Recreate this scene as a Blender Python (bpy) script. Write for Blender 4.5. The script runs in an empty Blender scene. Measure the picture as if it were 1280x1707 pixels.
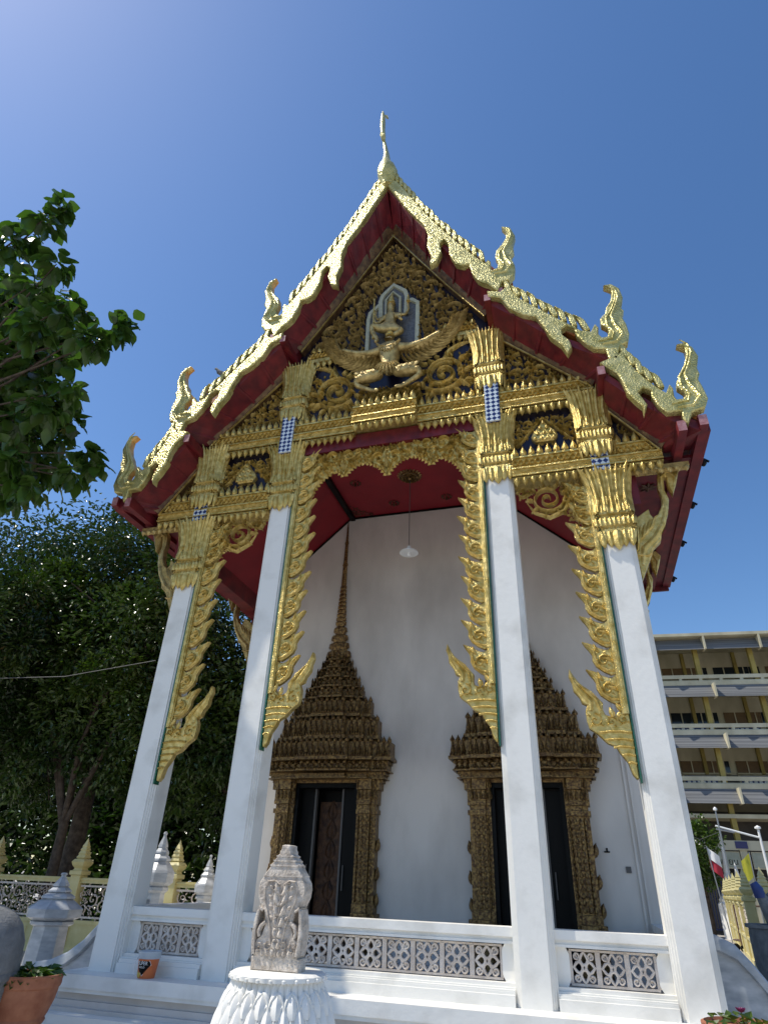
import bpy, bmesh, math, random
from mathutils import Vector, Matrix
from mathutils.geometry import tessellate_polygon
R = math.radians
scene = bpy.context.scene
# ------------------------------------------------------------------ camera
def cam_matrix(p, y, r):
    return Matrix.Rotation(y, 3, 'Z') @ Matrix.Rotation(p, 3, 'X') @ Matrix.Rotation(r, 3, 'Y')
M = cam_matrix(.542, .300, -.040)
cd = bpy.data.cameras.new('camera'); cam = bpy.data.objects.new('camera', cd)
scene.collection.objects.link(cam); scene.camera = cam
X, Y, Z = M.col[0], M.col[1], M.col[2]
cam.matrix_world = Matrix(((X[0], Z[0], -Y[0], 2.454), (X[1], Z[1], -Y[1], -7.91), (X[2], Z[2], -Y[2], 1.034), (0, 0, 0, 1)))
cd.sensor_fit = 'HORIZONTAL'; cd.sensor_width = 36; cd.lens = 36 * 1026 / 1280; cd.clip_end = 3000; cd.clip_start = .05
# ------------------------------------------------------------------ sky and sun
L = Vector((.48, .17, -.86)).normalized()          # direction the light travels
el = math.asin(-L.z); rot = math.atan2(-L.x, -L.y)
w = bpy.data.worlds.new('World'); scene.world = w; w.use_nodes = True
nt = w.node_tree; sky = nt.nodes.new('ShaderNodeTexSky'); sky.sky_type = 'NISHITA'; sky.sun_disc = False
sky.sun_elevation = el; sky.sun_rotation = rot; sky.air_density = 1.0; sky.dust_density = .5; sky.ozone_density = 1.6; sky.altitude = 0
bg = nt.nodes['Background']; bg.inputs['Strength'].default_value = .15
hs = nt.nodes.new('ShaderNodeHueSaturation'); hs.inputs['Saturation'].default_value = 1.22; hs.inputs['Hue'].default_value = .503
nt.links.new(sky.outputs[0], hs.inputs['Color']); nt.links.new(hs.outputs[0], bg.inputs['Color'])
sl = bpy.data.lights.new('sun', 'SUN'); sl.energy = 4.3; sl.angle = R(.53); sl.color = (1, .94, .83)
so = bpy.data.objects.new('sun', sl); scene.collection.objects.link(so); so.location = (-20, -8, 30)
so.rotation_euler = L.to_track_quat('-Z', 'Y').to_euler()
scene.view_settings.view_transform = 'Standard'; scene.view_settings.look = 'None'
scene.view_settings.exposure = .12; scene.view_settings.gamma = 1
scene.cycles.max_bounces = 8; scene.cycles.diffuse_bounces = 4; scene.cycles.glossy_bounces = 3
scene.cycles.transparent_max_bounces = 6
COL = scene.collection
GZ = -.7
# ------------------------------------------------------------------ materials
def mat(name, c1, c2=None, rough=.6, metal=0, scale=6, bump=0, bscale=30, detail=5, wave=None, vor=None, spec=None, strength_mix=(.35, .7), trans=0, stretch=None):
    m = bpy.data.materials.new(name); m.use_nodes = True
    n = m.node_tree.nodes; l = m.node_tree.links; b = n['Principled BSDF']
    b.inputs['Roughness'].default_value = rough; b.inputs['Metallic'].default_value = metal
    if spec is not None: b.inputs['Specular IOR Level'].default_value = spec
    tc = n.new('ShaderNodeTexCoord'); vec = tc.outputs['Object']
    if stretch:
        mp = n.new('ShaderNodeMapping'); mp.inputs['Scale'].default_value = stretch
        l.new(vec, mp.inputs[0]); vec = mp.outputs[0]
    if c2:
        ns = n.new('ShaderNodeTexNoise'); ns.inputs['Scale'].default_value = scale; ns.inputs['Detail'].default_value = detail
        l.new(vec, ns.inputs['Vector'])
        r = n.new('ShaderNodeValToRGB'); r.color_ramp.elements[0].position = strength_mix[0]; r.color_ramp.elements[1].position = strength_mix[1]
        r.color_ramp.elements[0].color = (*c1, 1); r.color_ramp.elements[1].color = (*c2, 1)
        l.new(ns.outputs[0], r.inputs[0]); l.new(r.outputs[0], b.inputs['Base Color'])
    else: b.inputs['Base Color'].default_value = (*c1, 1)
    h = None
    if bump:
        if vor:
            t = n.new('ShaderNodeTexVoronoi'); t.inputs['Scale'].default_value = bscale; l.new(vec, t.inputs['Vector']); h = t.outputs[0]
        else:
            t = n.new('ShaderNodeTexNoise'); t.inputs['Scale'].default_value = bscale; t.inputs['Detail'].default_value = 6
            l.new(vec, t.inputs['Vector']); h = t.outputs[0]
        bm_ = n.new('ShaderNodeBump'); bm_.inputs['Strength'].default_value = bump; bm_.inputs['Distance'].default_value = .02
        l.new(h, bm_.inputs['Height']); l.new(bm_.outputs[0], b.inputs['Normal'])
    if trans:
        tr = n.new('ShaderNodeBsdfTranslucent'); mx = n.new('ShaderNodeMixShader'); mx.inputs[0].default_value = trans
        tr.inputs['Color'].default_value = (c1[0] * 2.2, c1[1] * 2.4, c1[2] * .8, 1)
        l.new(b.outputs[0], mx.inputs[1]); l.new(tr.outputs[0], mx.inputs[2]); l.new(mx.outputs[0], n['Material Output'].inputs[0])
    return m
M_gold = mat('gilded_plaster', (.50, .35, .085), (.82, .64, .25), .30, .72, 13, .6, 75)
M_golddark = mat('darker_gilding', (.33, .235, .085), (.66, .50, .20), .36, .6, 11, .6, 65)  # darker gilding for the upper carving, figures, eave cornice and left brackets
M_naga = mat('pale_gilded_scales', (.42, .37, .12), (.70, .62, .27), .34, .5, 8, .6, 38, vor=True)
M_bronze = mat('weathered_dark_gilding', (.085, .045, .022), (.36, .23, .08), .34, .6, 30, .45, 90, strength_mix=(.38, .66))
M_white = mat('white_limewash', (.60, .58, .525), (.81, .79, .735), .55, 0, 2.2, .14, 16, detail=9, strength_mix=(.22, .50))
M_wall = mat('interior_plaster', (.52, .485, .44), (.70, .66, .605), .6, 0, 1.3, .10, 9, stretch=(1, 1, .45), strength_mix=(.3, .6))
M_red = mat('dark_red_boards', (.085, .005, .010), (.18, .013, .017), .5, 0, 5, .08, 30)
M_ceil = mat('crimson_ceiling', (.19, .004, .011), (.25, .007, .015), .55, 0, 2, .03, 20)
M_cyma = mat('dark_gilded_cyma', (.07, .035, .02), (.20, .12, .05), .4, .4, 10, .3, 50)
M_wire = mat('old_wire', (.12, .12, .12), None, .7)
M_redend = mat('faded_red_timber', (.30, .10, .11), (.46, .26, .27), .6, 0, 12, .2, 40)
M_dark = mat('dark_blue_glass_ground', (.006, .005, .012), (.016, .012, .032), .3, .2, 30)
M_black = mat('black_lacquer', (.004, .004, .004), None, .45, spec=.15)
M_greyline = mat('grey_door_edge', (.10, .095, .09), None, .5)
M_wood = mat('carved_brown_wood', (.035, .014, .007), (.12, .055, .022), .5, .15, 10, .8, 45)
M_green = mat('dark_green_mosaic', (.015, .09, .05), (.03, .16, .09), .25, .2, 40)
M_niche = mat('pale_green_frame', (.34, .35, .25), (.44, .44, .32), .5, 0, 20)
M_nichebg = mat('grey_mirror', (.07, .07, .07), (.15, .15, .14), .4, .2, 25)
M_lattice = mat('cement_lattice', (.50, .43, .37), (.70, .63, .56), .8, 0, 9, .3, 40)
M_stone = mat('old_sandstone', (.40, .34, .28), (.74, .655, .56), .85, 0, 16, .9, 55)
M_marble = mat('grey_marble', (.30, .32, .34), (.50, .51, .52), .28, 0, 5, .05, 20, stretch=(1, 1, 2.5))
M_beige = mat('beige_moulding', (.55, .50, .45), (.64, .60, .56), .6, 0, 3, .05, 20)
M_tile = mat('roof_tile_orange', (.45, .12, .03), (.55, .2, .05), .4, 0, 10, .2, 20)
M_cream = mat('cream_paint', (.50, .43, .18), (.60, .53, .26), .5, 0, 4, .08, 25)
M_schoolc = mat('school_cream', (.46, .41, .27), (.64, .58, .41), .7, 0, 1.2, .05, 5, stretch=(1, 1, .5))
M_yellow = mat('ochre_paint', (.30, .22, .045), (.40, .30, .07), .6, 0, 2)
M_ground = mat('concrete_ground', (.34, .31, .27), (.46, .43, .38), .85, 0, .7, .2, 12)
M_terra = mat('terracotta', (.26, .085, .04), (.40, .16, .08), .7, 0, 9, .1, 40)
M_bark = mat('bark', (.05, .035, .025), (.12, .09, .065), .9, 0, 8, .8, 30)
M_leafA = mat('broad_leaf', (.030, .070, .014), (.085, .15, .028), .32, 0, 3.5, trans=.28)
M_leafB = mat('dense_leaf', (.014, .038, .008), (.085, .135, .024), .30, 0, .55, trans=.14, spec=.5)
M_leafC = mat('yellow_green_leaf', (.045, .085, .012), (.09, .14, .022), .3, 0, 1.5, trans=.2)
M_metal = mat('painted_grey_metal', (.30, .31, .32), None, .4, .6)
M_rust = mat('rusty_steel', (.10, .06, .04), (.2, .13, .09), .7, .3, 20)
M_awn = mat('shade_striped_sheet', (.08, .083, .085), (.19, .19, .188), .6, 0, 2, .2, 8, stretch=(.06, .3, 11), strength_mix=(.35, .6))  # horizontal colour stripes stand in for the shading between slats
M_void = mat('room_shade_tone', (.035, .028, .025), (.07, .055, .045), .6, 0, 2)  # dark tone stands in for shade inside shops and doorways
M_glass = mat('window_glass', (.02, .025, .03), None, .08)
M_brownpanel = mat('brown_shutter', (.13, .07, .025), (.17, .10, .035), .6, 0, 5)
M_blue = mat('blue_paint', (.015, .03, .14), (.03, .06, .22), .5, 0, 5)
M_wht = mat('white_enamel', (.8, .8, .78), None, .3)
M_greystone = mat('grey_stone', (.13, .135, .14), (.21, .215, .22), .8, 0, 8, .5, 40)
# ------------------------------------------------------------------ helpers
def tag(o, label, cat, group=None, kind=None):
    if label: o['label'] = label
    if cat: o['category'] = cat
    if group: o['group'] = group
    if kind: o['kind'] = kind
    return o
def empty(name, loc=(0, 0, 0), rz=0):
    o = bpy.data.objects.new(name, None); COL.objects.link(o); o.location = loc; o.rotation_euler = (0, 0, rz); o.empty_display_size = .3
    return o
class MB:
    def __init__(s): s.v = []; s.f = []; s.m = []; s.mi = 0
    def add(s, vs, fs):
        k = len(s.v); s.v.extend(vs)
        for f in fs: s.f.append(tuple(i + k for i in f)); s.m.append(s.mi)
        return s
    def box(s, x0, x1, y0, y1, z0, z1):
        vs = [(x0, y0, z0), (x1, y0, z0), (x1, y1, z0), (x0, y1, z0), (x0, y0, z1), (x1, y0, z1), (x1, y1, z1), (x0, y1, z1)]
        return s.add(vs, [(0, 3, 2, 1), (4, 5, 6, 7), (0, 1, 5, 4), (1, 2, 6, 5), (2, 3, 7, 6), (3, 0, 4, 7)])
    def hexa(s, vs):
        return s.add(vs, [(0, 3, 2, 1), (4, 5, 6, 7), (0, 1, 5, 4), (1, 2, 6, 5), (2, 3, 7, 6), (3, 0, 4, 7)])
    def loft(s, rings, cap=True, closed=True):
        n = len(rings[0]); k = len(s.v)
        for r in rings: s.v.extend(r)
        for i in range(len(rings) - 1):
            for j in range(n if closed else n - 1):
                a = k + i * n + j; b = k + i * n + (j + 1) % n
                s.f.append((a, b, b + n, a + n)); s.m.append(s.mi)
        if cap and closed:
            s.f.append(tuple(k + j for j in range(n))[::-1]); s.m.append(s.mi)
            e = k + (len(rings) - 1) * n
            s.f.append(tuple(e + j for j in range(n))); s.m.append(s.mi)
        return s
    def lathe(s, prof, cx=0, cy=0, n=24, rot=0, sq=None):
        rings = []
        for r, z in prof:
            rings.append([(cx + r * math.cos(rot + 2 * math.pi * j / n), cy + r * math.sin(rot + 2 * math.pi * j / n), z) for j in range(n)])
        return s.loft(rings)
    def shape(s, prof, sec, cx=0, cy=0):
        # sec: unit cross-section (list of x,y), scaled by r at each z
        return s.loft([[(cx + x * r, cy + y * r, z) for x, y in sec] for r, z in prof])
    def tube(s, pts, r, n=6):
        rings = []; P = [Vector(p) for p in pts]
        for i, p in enumerate(P):
            t = (P[min(i + 1, len(P) - 1)] - P[max(i - 1, 0)])
            if t.length < 1e-6: t = Vector((0, 0, 1))
            t.normalize(); a = t.cross(Vector((0, 0, 1)))
            if a.length < .05: a = t.cross(Vector((0, 1, 0)))
            a.normalize(); b = t.cross(a); rr = r[i] if isinstance(r, (list, tuple)) else r
            rings.append([tuple(p + (a * math.cos(2 * math.pi * j / n) + b * math.sin(2 * math.pi * j / n)) * rr) for j in range(n)])
        return s.loft(rings)
    def prism(s, poly, F, d0, d1, inset=None):
        # poly in 2-D, F(u,v,d) -> 3-D; d1 is the front
        n = len(poly); k = len(s.v)
        A = sum(poly[i][0] * poly[(i + 1) % n][1] - poly[(i + 1) % n][0] * poly[i][1] for i in range(n))
        if A < 0: poly = poly[::-1]
        tri = tessellate_polygon([[Vector((x, y, 0)) for x, y in poly]])
        if inset:
            inn = []
            for i in range(n):
                p0 = Vector(poly[i - 1]); p1 = Vector(poly[i]); p2 = Vector(poly[(i + 1) % n])
                e1 = (p1 - p0); e2 = (p2 - p1)
                if e1.length < 1e-6: e1 = Vector((1, 0))
                if e2.length < 1e-6: e2 = Vector((1, 0))
                e1.normalize(); e2.normalize(); nn = Vector((-e1.y - e2.y, e1.x + e2.x))
                if nn.length < .3: nn = Vector((-e1.y, e1.x))
                nn.normalize(); inn.append(tuple(p1 + nn * inset))
            s.v += [F(x, y, d0) for x, y in poly] + [F(x, y, d1 - inset) for x, y in poly] + [F(x, y, d1) for x, y in inn]
            rows = 3
        else:
            s.v += [F(x, y, d0) for x, y in poly] + [F(x, y, d1) for x, y in poly]; rows = 2
        for r in range(rows - 1):
            for i in range(n):
                j = (i + 1) % n; a = k + r * n
                s.f.append((a + i, a + j, a + j + n, a + i + n)); s.m.append(s.mi)
        for t in tri:
            s.f.append(tuple(k + i for i in t[::-1])); s.m.append(s.mi)
            s.f.append(tuple(k + (rows - 1) * n + i for i in t)); s.m.append(s.mi)
        return s
    def ribbon(s, F, pts, ws, h, flat=False, base=0, groove=False):
        n = len(pts); P = [Vector(p) for p in pts]
        prof = ((-1, 0), (-.8, .85), (0, 1), (.8, .85), (1, 0)) if flat else ((-1, 0), (-.5, 1), (0, .45), (.5, 1), (1, 0)) if groove else ((-1, 0), (-.62, .62), (0, 1), (.62, .62), (1, 0))
        rings = []; wm = max(ws)
        for i in range(n):
            t = P[min(i + 1, n - 1)] - P[max(i - 1, 0)]
            if t.length < 1e-7: t = Vector((1, 0))
            t.normalize(); nx, ny = -t.y, t.x; w_ = ws[i] / 2; hh = h * (.35 + .65 * ws[i] / wm)
            rings.append([F(P[i].x + nx * w_ * a, P[i].y + ny * w_ * a, base + hh * b) for a, b in prof])
        k = len(s.v)
        for r in rings: s.v.extend(r)
        for i in range(n - 1):
            for j in range(4):
                a = k + i * 5 + j; s.f.append((a, a + 5, a + 6, a + 1)); s.m.append(s.mi)
        return s
    def build(s, name, mats, parent=None, smooth=None, loc=None):
        me = bpy.data.meshes.new(name); me.from_pydata([tuple(v) for v in s.v], [], s.f)
        if not isinstance(mats, (list, tuple)): mats = [mats]
        for m in mats: me.materials.append(m)
        if len(mats) > 1: me.polygons.foreach_set('material_index', s.m)
        me.update()
        bmm = bmesh.new(); bmm.from_mesh(me); bmesh.ops.recalc_face_normals(bmm, faces=bmm.faces); bmm.to_mesh(me); bmm.free()
        if smooth:
            me.polygons.foreach_set('use_smooth', [True] * len(me.polygons))
            me.set_sharp_from_angle(angle=R(smooth))
        o = bpy.data.objects.new(name, me); COL.objects.link(o)
        if parent: o.parent = parent
        if loc: o.location = loc
        return o
def copy_tree(o, parent=None):
    c = o.copy(); COL.objects.link(c)
    if parent: c.parent = parent
    for ch in [x for x in bpy.data.objects if x.parent == o]: copy_tree(ch, c)
    return c
def front(yp, mir=1):       # relief plane facing -Y
    return lambda u, v, d: (u * mir, yp - d, v)
# -------- ornament vocabulary
def leaf(mb, F, x, y, ang, Ln, W, curl=.8, h=.04, n=6):
    pts = []; ws = []; px, py = x, y
    for i in range(n + 1):
        t = i / n; pts.append((px, py)); ws.append(max(.004, W * (math.sin(math.pi * min(1, t * .92 + .12)) ** .8) if t < 1 else .004))
        a = ang + curl * math.sin(t * math.pi * .9) - curl * .9 * max(0, t - .55)
        px += math.cos(a) * Ln / n; py += math.sin(a) * Ln / n
    mb.ribbon(F, pts, ws, h)
def scroll(mb, F, cx, cy, r, a0=0, dr=1, turns=1.5, h=.05, nl=6, w=None):
    w = w or r * .22; pts = []; ws = []; n = int(15 * turns)
    for i in range(n + 1):
        t = i / n; rr = r * .86 * (1 - t) ** .85 + r * .10 * (1 - t * .6); a = a0 + dr * t * turns * 2 * math.pi
        pts.append((cx + rr * math.cos(a), cy + rr * math.sin(a))); ws.append(w * (1 - .35 * t) if t < .93 else w * .9)
    mb.ribbon(F, pts, ws, h)
    for i in range(nl):
        a = a0 + dr * (i + .3) / nl * 2 * math.pi
        leaf(mb, F, cx + r * .84 * math.cos(a), cy + r * .84 * math.sin(a), a + dr * 1.25, r * .55, r * .20, -dr * 1.3, h * .9, 5)
def inside(poly, x, y):
    c = False; n = len(poly)
    for i in range(n):
        x1, y1 = poly[i]; x2, y2 = poly[i - 1]
        if (y1 > y) != (y2 > y) and x < (x2 - x1) * (y - y1) / (y2 - y1) + x1: c = not c
    return c
def dist(poly, x, y):
    b = 9
    for i in range(len(poly)):
        x1, y1 = poly[i - 1]; x2, y2 = poly[i]; dx, dy = x2 - x1, y2 - y1; q = dx * dx + dy * dy + 1e-12
        t = max(0, min(1, ((x - x1) * dx + (y - y1) * dy) / q)); b = min(b, math.hypot(x - x1 - t * dx, y - y1 - t * dy))
    return b
def fill(mb, F, poly, rmax, rmin, seed, sym=False, holes=(), h=.05, tries=1500, under=0, uls=1):
    rnd = random.Random(seed); xs = [p[0] for p in poly]; ys = [p[1] for p in poly]; C = []
    r = rmax
    while r > rmin * .5:
        for _ in range(int(tries * (.3 if r > rmin else .5))):
            x = rnd.uniform(min(xs), max(xs)); y = rnd.uniform(min(ys), max(ys))
            if sym and abs(x) < r * .9: continue
            if sym and x < 0: x = -x
            if not inside(poly, x, y) or dist(poly, x, y) < r * .8: continue
            if any(inside(H, x, y) or dist(H, x, y) < r * .8 for H in holes): continue
            if any(math.hypot(x - a, y - b) < (r + q) * .9 for a, b, q in C): continue
            C.append((x, y, r))
        r *= .8
    k = 0; area = 0
    for _ in range(9000):
        if k > under: break
        x = rnd.uniform(min(xs), max(xs)); y = rnd.uniform(min(ys), max(ys)); k += 1
        if not inside(poly, x, y) or dist(poly, x, y) < .02: continue
        if any(inside(H, x, y) for H in holes): continue
        leaf(mb, F, x, y, rnd.random() * 6.3, rnd.uniform(.05, .11) * uls, .035 * uls, rnd.choice((-1, 1)) * rnd.uniform(.6, 1.4), h * .55, 4)
    for x, y, r in C:
        for sx in ((1, -1) if sym else (1,)):
            a = rnd.random() * 6.3 if sx == 1 else math.pi - a; d = (1 if x > 0 else -1) * sx if sym else rnd.choice((1, -1))
            if r > rmin * .9: scroll(mb, F, x * sx, y, r, a, sx * (1 if r > rmax * .6 else -1), 1.4, h, 6)
            else: leaf(mb, F, x * sx - math.cos(a) * r, y - math.sin(a) * r, a, 2 * r, r * .9, .7 * sx, h * .8)
def buds(mb, F, x0, x1, z, hgt, n, up=1, h=.045, skew=0):
    for i in range(n):
        x = x0 + (x1 - x0) * (i + .5) / n; w_ = abs(x1 - x0) / n * .86
        prof = [(0, .5), (.12, .9), (.3, 1), (.5, .8), (.72, .4), (.88, .16), (1, .02)]
        mb.ribbon(F, [(x + skew * t, z + up * hgt * t) for t, _ in prof], [w_ * q for _, q in prof], h)
def buds2(mb, F, p0, p1, hgt, n, h=.045, side=1):
    dx, dy = p1[0] - p0[0], p1[1] - p0[1]; Ln = math.hypot(dx, dy); nx, ny = -dy / Ln * side, dx / Ln * side
    for i in range(n):
        t0 = (i + .5) / n; x = p0[0] + dx * t0; y = p0[1] + dy * t0; w_ = Ln / n * .86
        prof = [(0, .5), (.12, .9), (.3, 1), (.5, .8), (.72, .4), (.88, .16), (1, .02)]
        mb.ribbon(F, [(x + nx * hgt * t, y + ny * hgt * t) for t, _ in prof], [w_ * q for _, q in prof], h)
def wavy(mb, F, x0, x1, z0, z1, per=.14, h=.03):
    zc = (z0 + z1) / 2; am = (z1 - z0) * .32; n = max(4, int(abs(x1 - x0) / per * 6))
    for ph in (0, math.pi):
        mb.ribbon(F, [(x0 + (x1 - x0) * i / n, zc + am * math.sin(ph + (x0 + (x1 - x0) * i / n) / per * 2 * math.pi)) for i in range(n + 1)], [(z1 - z0) * .2] * (n + 1), h)
    k = int(abs(x1 - x0) / per * 2)
    for i in range(k):
        x = (math.floor(min(x0, x1) / per * 2) + i + 1) * per / 2
        mb.ribbon(F, [(x - per * .1, zc), (x, zc), (x + per * .1, zc)], [.01, per * .16, .01], h * 1.2)
# stepped square section used for columns and capitals (half width 1)
def redent(f=.69, s1=.9, s2=.8):
    q = [(1, -f), (1, f), (s1, f), (s1, s2), (s2, s2), (s2, s1), (f, s1), (f, 1)]
    out = []
    for k in range(4):
        c, s_ = [(1, 0), (0, 1), (-1, 0), (0, -1)][k]
        pts = q[1:] if True else q
        out += [(x * c - y * s_, x * s_ + y * c) for x, y in pts]
    return out
RED = redent()
# ================================================================== SETTING
g = MB(); g.add([(-400, -300, GZ), (400, -300, GZ), (400, 500, GZ), (-400, 500, GZ)], [(0, 1, 2, 3)])
tag(g.build('ground', M_ground), None, None, kind='structure')
g = MB(); g.add([(-7, -14, GZ + .004), (9, -14, GZ + .004), (9, 6, GZ + .004), (-7, 6, GZ + .004)], [(0, 1, 2, 3)])
M_pave = mat('courtyard_tiles', (.42, .41, .40), (.52, .51, .49), .6, 0, 2, .1, 12)
tag(g.build('paved_courtyard', M_pave), None, None, kind='structure')
# ================================================================== TEMPLE
T = empty('temple_hall'); tag(T, 'white Thai temple hall with gilded gable, red eaves and four tall columns', 'temple')
IX, OX, CW = 1.81, 3.345, .215
# plinth
p = MB()
p.box(-3.72, 3.72, -.35, 15, -.13, 0)
p.box(-3.70, 3.70, -.33, 15, -.17, -.13)
p.build('plinth_ledge', M_white, T)
p = MB(); p.box(-3.64, 3.64, -.27, 15, -.24, -.17); p.box(-3.68, 3.68, -.31, 15, -.30, -.24); p.box(-3.74, 3.74, -.37, 15, -.34, -.30)
p.build('plinth_moulding', M_beige, T)
p = MB(); p.box(-3.9, 3.9, -.55, 15, -.46, -.34); p.box(-4.05, 4.05, -.85, 15, GZ - .05, -.46)
p.build('step', M_white, T)
p = MB(); p.box(-3.5, 3.5, .05, 3.1, 0, .03); p.build('porch_floor', M_marble, T)
# columns
def petals(mb, side, cx, cy, z0, z1, hw, n, wtot, h=.03, tip=.0, down=False):
    # petals on one face; hw(t) half width outward at t, leaf from z0 to z1
    for i in range(n):
        u0 = (-.5 + (i + .5) / n) * wtot; prof = [(0, .7), (.15, .95), (.4, 1), (.7, .95), (.85, .6), (1, .04)]
        w_ = wtot / n * 1.02
        def F(u, v, d):
            t = (v - z0) / (z1 - z0); o = hw(t) + d; uu = u * hw(t) / hw(0)
            x, y = (uu, -o)
            c, s_ = [(1, 0), (0, 1), (-1, 0), (0, -1)][side]
            return (cx + x * c - y * s_, cy + x * s_ + y * c, v)
        ex = tip * math.sin(i * 2.1)
        mb.ribbon(F, [(u0, z0 + (z1 - z0) * t * (1 + (ex if t > .8 else 0))) for t, _ in prof], [w_ * .97 * q for _, q in prof], h)
def capital(cx, cy, zb, zt, hw, parent, name='capital'):
    H = zt - zb; mb = MB(); rnd = random.Random(int(cx * 97 + zb * 13))
    P = [(hw * 1.02, zb + H * .10), (hw * 1.08, zb + H * .16), (hw * 1.24, zb + H * .19), (hw * 1.24, zb + H * .225), (hw * 1.08, zb + H * .235), (hw * 1.08, zb + H * .265),
         (hw * 1.20, zb + H * .28), (hw * 1.27, zb + H * .32), (hw * 1.20, zb + H * .36), (hw * 1.06, zb + H * .37), (hw * 1.06, zb + H * .40), (hw * 1.22, zb + H * .415), (hw * 1.22, zb + H * .44),
         (hw * 1.10, zb + H * .46), (hw * 1.04, zb + H * .62), (hw * 1.10, zb + H * .76), (hw * 1.27, zb + H * .87), (hw * 1.46, zb + H * .94)]
    mb.shape(P, RED, cx, cy)
    for sd in (0, 1, 2, 3):
        petals(mb, sd, cx, cy, zb + H * .20, zb + H * .02, lambda t: hw * (1.17 - .10 * t), 5, hw * 2.2, .03)
        petals(mb, sd, cx, cy, zb + H * .20, zb - H * .015, lambda t: hw * (1.22 - .14 * t), 1, hw * .62, .04)
        petals(mb, sd, cx, cy, zb + H * .20, zb + H * .09, lambda t: hw * (1.2 - .1 * t), 8, hw * 2.3, .02)
        petals(mb, sd, cx, cy, zb + H * .27, zb + H * .37, lambda t: hw * (1.2 + .03 * t), 9, hw * 2.4, .02)
        petals(mb, sd, cx, cy, zb + H * .42, zb + H * .56, lambda t: hw * (1.16 - .05 * t), 7, hw * 2.3, .03)
        flare = lambda t: hw * (1.10 - .06 * math.sin(min(1, t * 1.6) * 3.14) + .50 * t ** 4)
        petals(mb, sd, cx, cy, zb + H * .44, zb + H * 1.0, flare, 5, hw * 2.2, .055, .04)
        petals(mb, sd, cx, cy, zb + H * .44, zb + H * .97, lambda t: flare(t) - hw * .04, 6, hw * 2.5, .035, .0)
        for i in range(4):
            u = (i - 1.5) * hw * .52
            def F2(u, v, d, sd=sd):
                c, s_ = [(1, 0), (0, 1), (-1, 0), (0, -1)][sd]; x, y = u, -(hw * 1.12 + d)
                return (cx + x * c - y * s_, cy + x * s_ + y * c, v)
            mb.ribbon(F2, [(u, zb + H * .50), (u, zb + H * .57), (u, zb + H * .70)], [.01, hw * .30, .01], .045)
            for e in (-1, 1): mb.ribbon(F2, [(u, zb + H * .52), (u + e * hw * .14, zb + H * .58), (u + e * hw * .16, zb + H * .64)], [.01, hw * .14, .01], .035)
        for zz in (.25, .385):
            for i in range(9):
                u = (-.5 + (i + .5) / 9) * hw * 2.25; z = zb + H * zz; o = hw * 1.12
                c, s_ = [(1, 0), (0, 1), (-1, 0), (0, -1)][sd]; r = hw * .085
                x, y = u, -o; bx, by = cx + x * c - y * s_, cy + x * s_ + y * c
                mb.add([(bx - r, by, z), (bx, by - r, z), (bx + r, by, z), (bx, by + r, z), (bx, by, z - r), (bx, by, z + r)],
                       [(0, 1, 4), (1, 2, 4), (2, 3, 4), (3, 0, 4), (1, 0, 5), (2, 1, 5), (3, 2, 5), (0, 3, 5)])
    return mb.build(name, M_gold, parent, 35)
M_mosaic = bpy.data.materials.new('blue_white_mosaic'); M_mosaic.use_nodes = True
_n = M_mosaic.node_tree.nodes; _l = M_mosaic.node_tree.links; _c = _n.new('ShaderNodeTexChecker'); _t = _n.new('ShaderNodeTexCoord'); _m = _n.new('ShaderNodeMapping')
_m.inputs['Rotation'].default_value = (0, R(45), 0); _c.inputs['Scale'].default_value = 17; _c.inputs['Color1'].default_value = (.02, .035, .13, 1); _c.inputs['Color2'].default_value = (.62, .68, .72, 1)
_l.new(_t.outputs['Object'], _m.inputs[0]); _l.new(_m.outputs[0], _c.inputs[0]); _l.new(_c.outputs[0], _n['Principled BSDF'].inputs['Base Color']); _n['Principled BSDF'].inputs['Roughness'].default_value = .25
NG = [(1.56, 2.54), (1.52, 2.59), (1.49, 2.72), (1.42, 2.82), (1.39, 2.89), (1.3, 2.93), (1.21, 3.03), (1.12, 3.1), (1.1, 3.2), (1.1, 3.3), (1.13, 3.37), (1.07, 3.4), (1.05, 3.47), (.99, 3.55), (.98, 3.65), (.95, 3.73), (.97, 3.82), (1.01, 3.73), (1.06, 3.65), (1.11, 3.6), (1.2, 3.53), (1.26, 3.45), (1.31, 3.39), (1.3, 3.31), (1.32, 3.25), (1.41, 3.22), (1.47, 3.28), (1.51, 3.33), (1.58, 3.31), (1.59, 3.18), (1.59, 2.95), (1.58, 2.55)]
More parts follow.
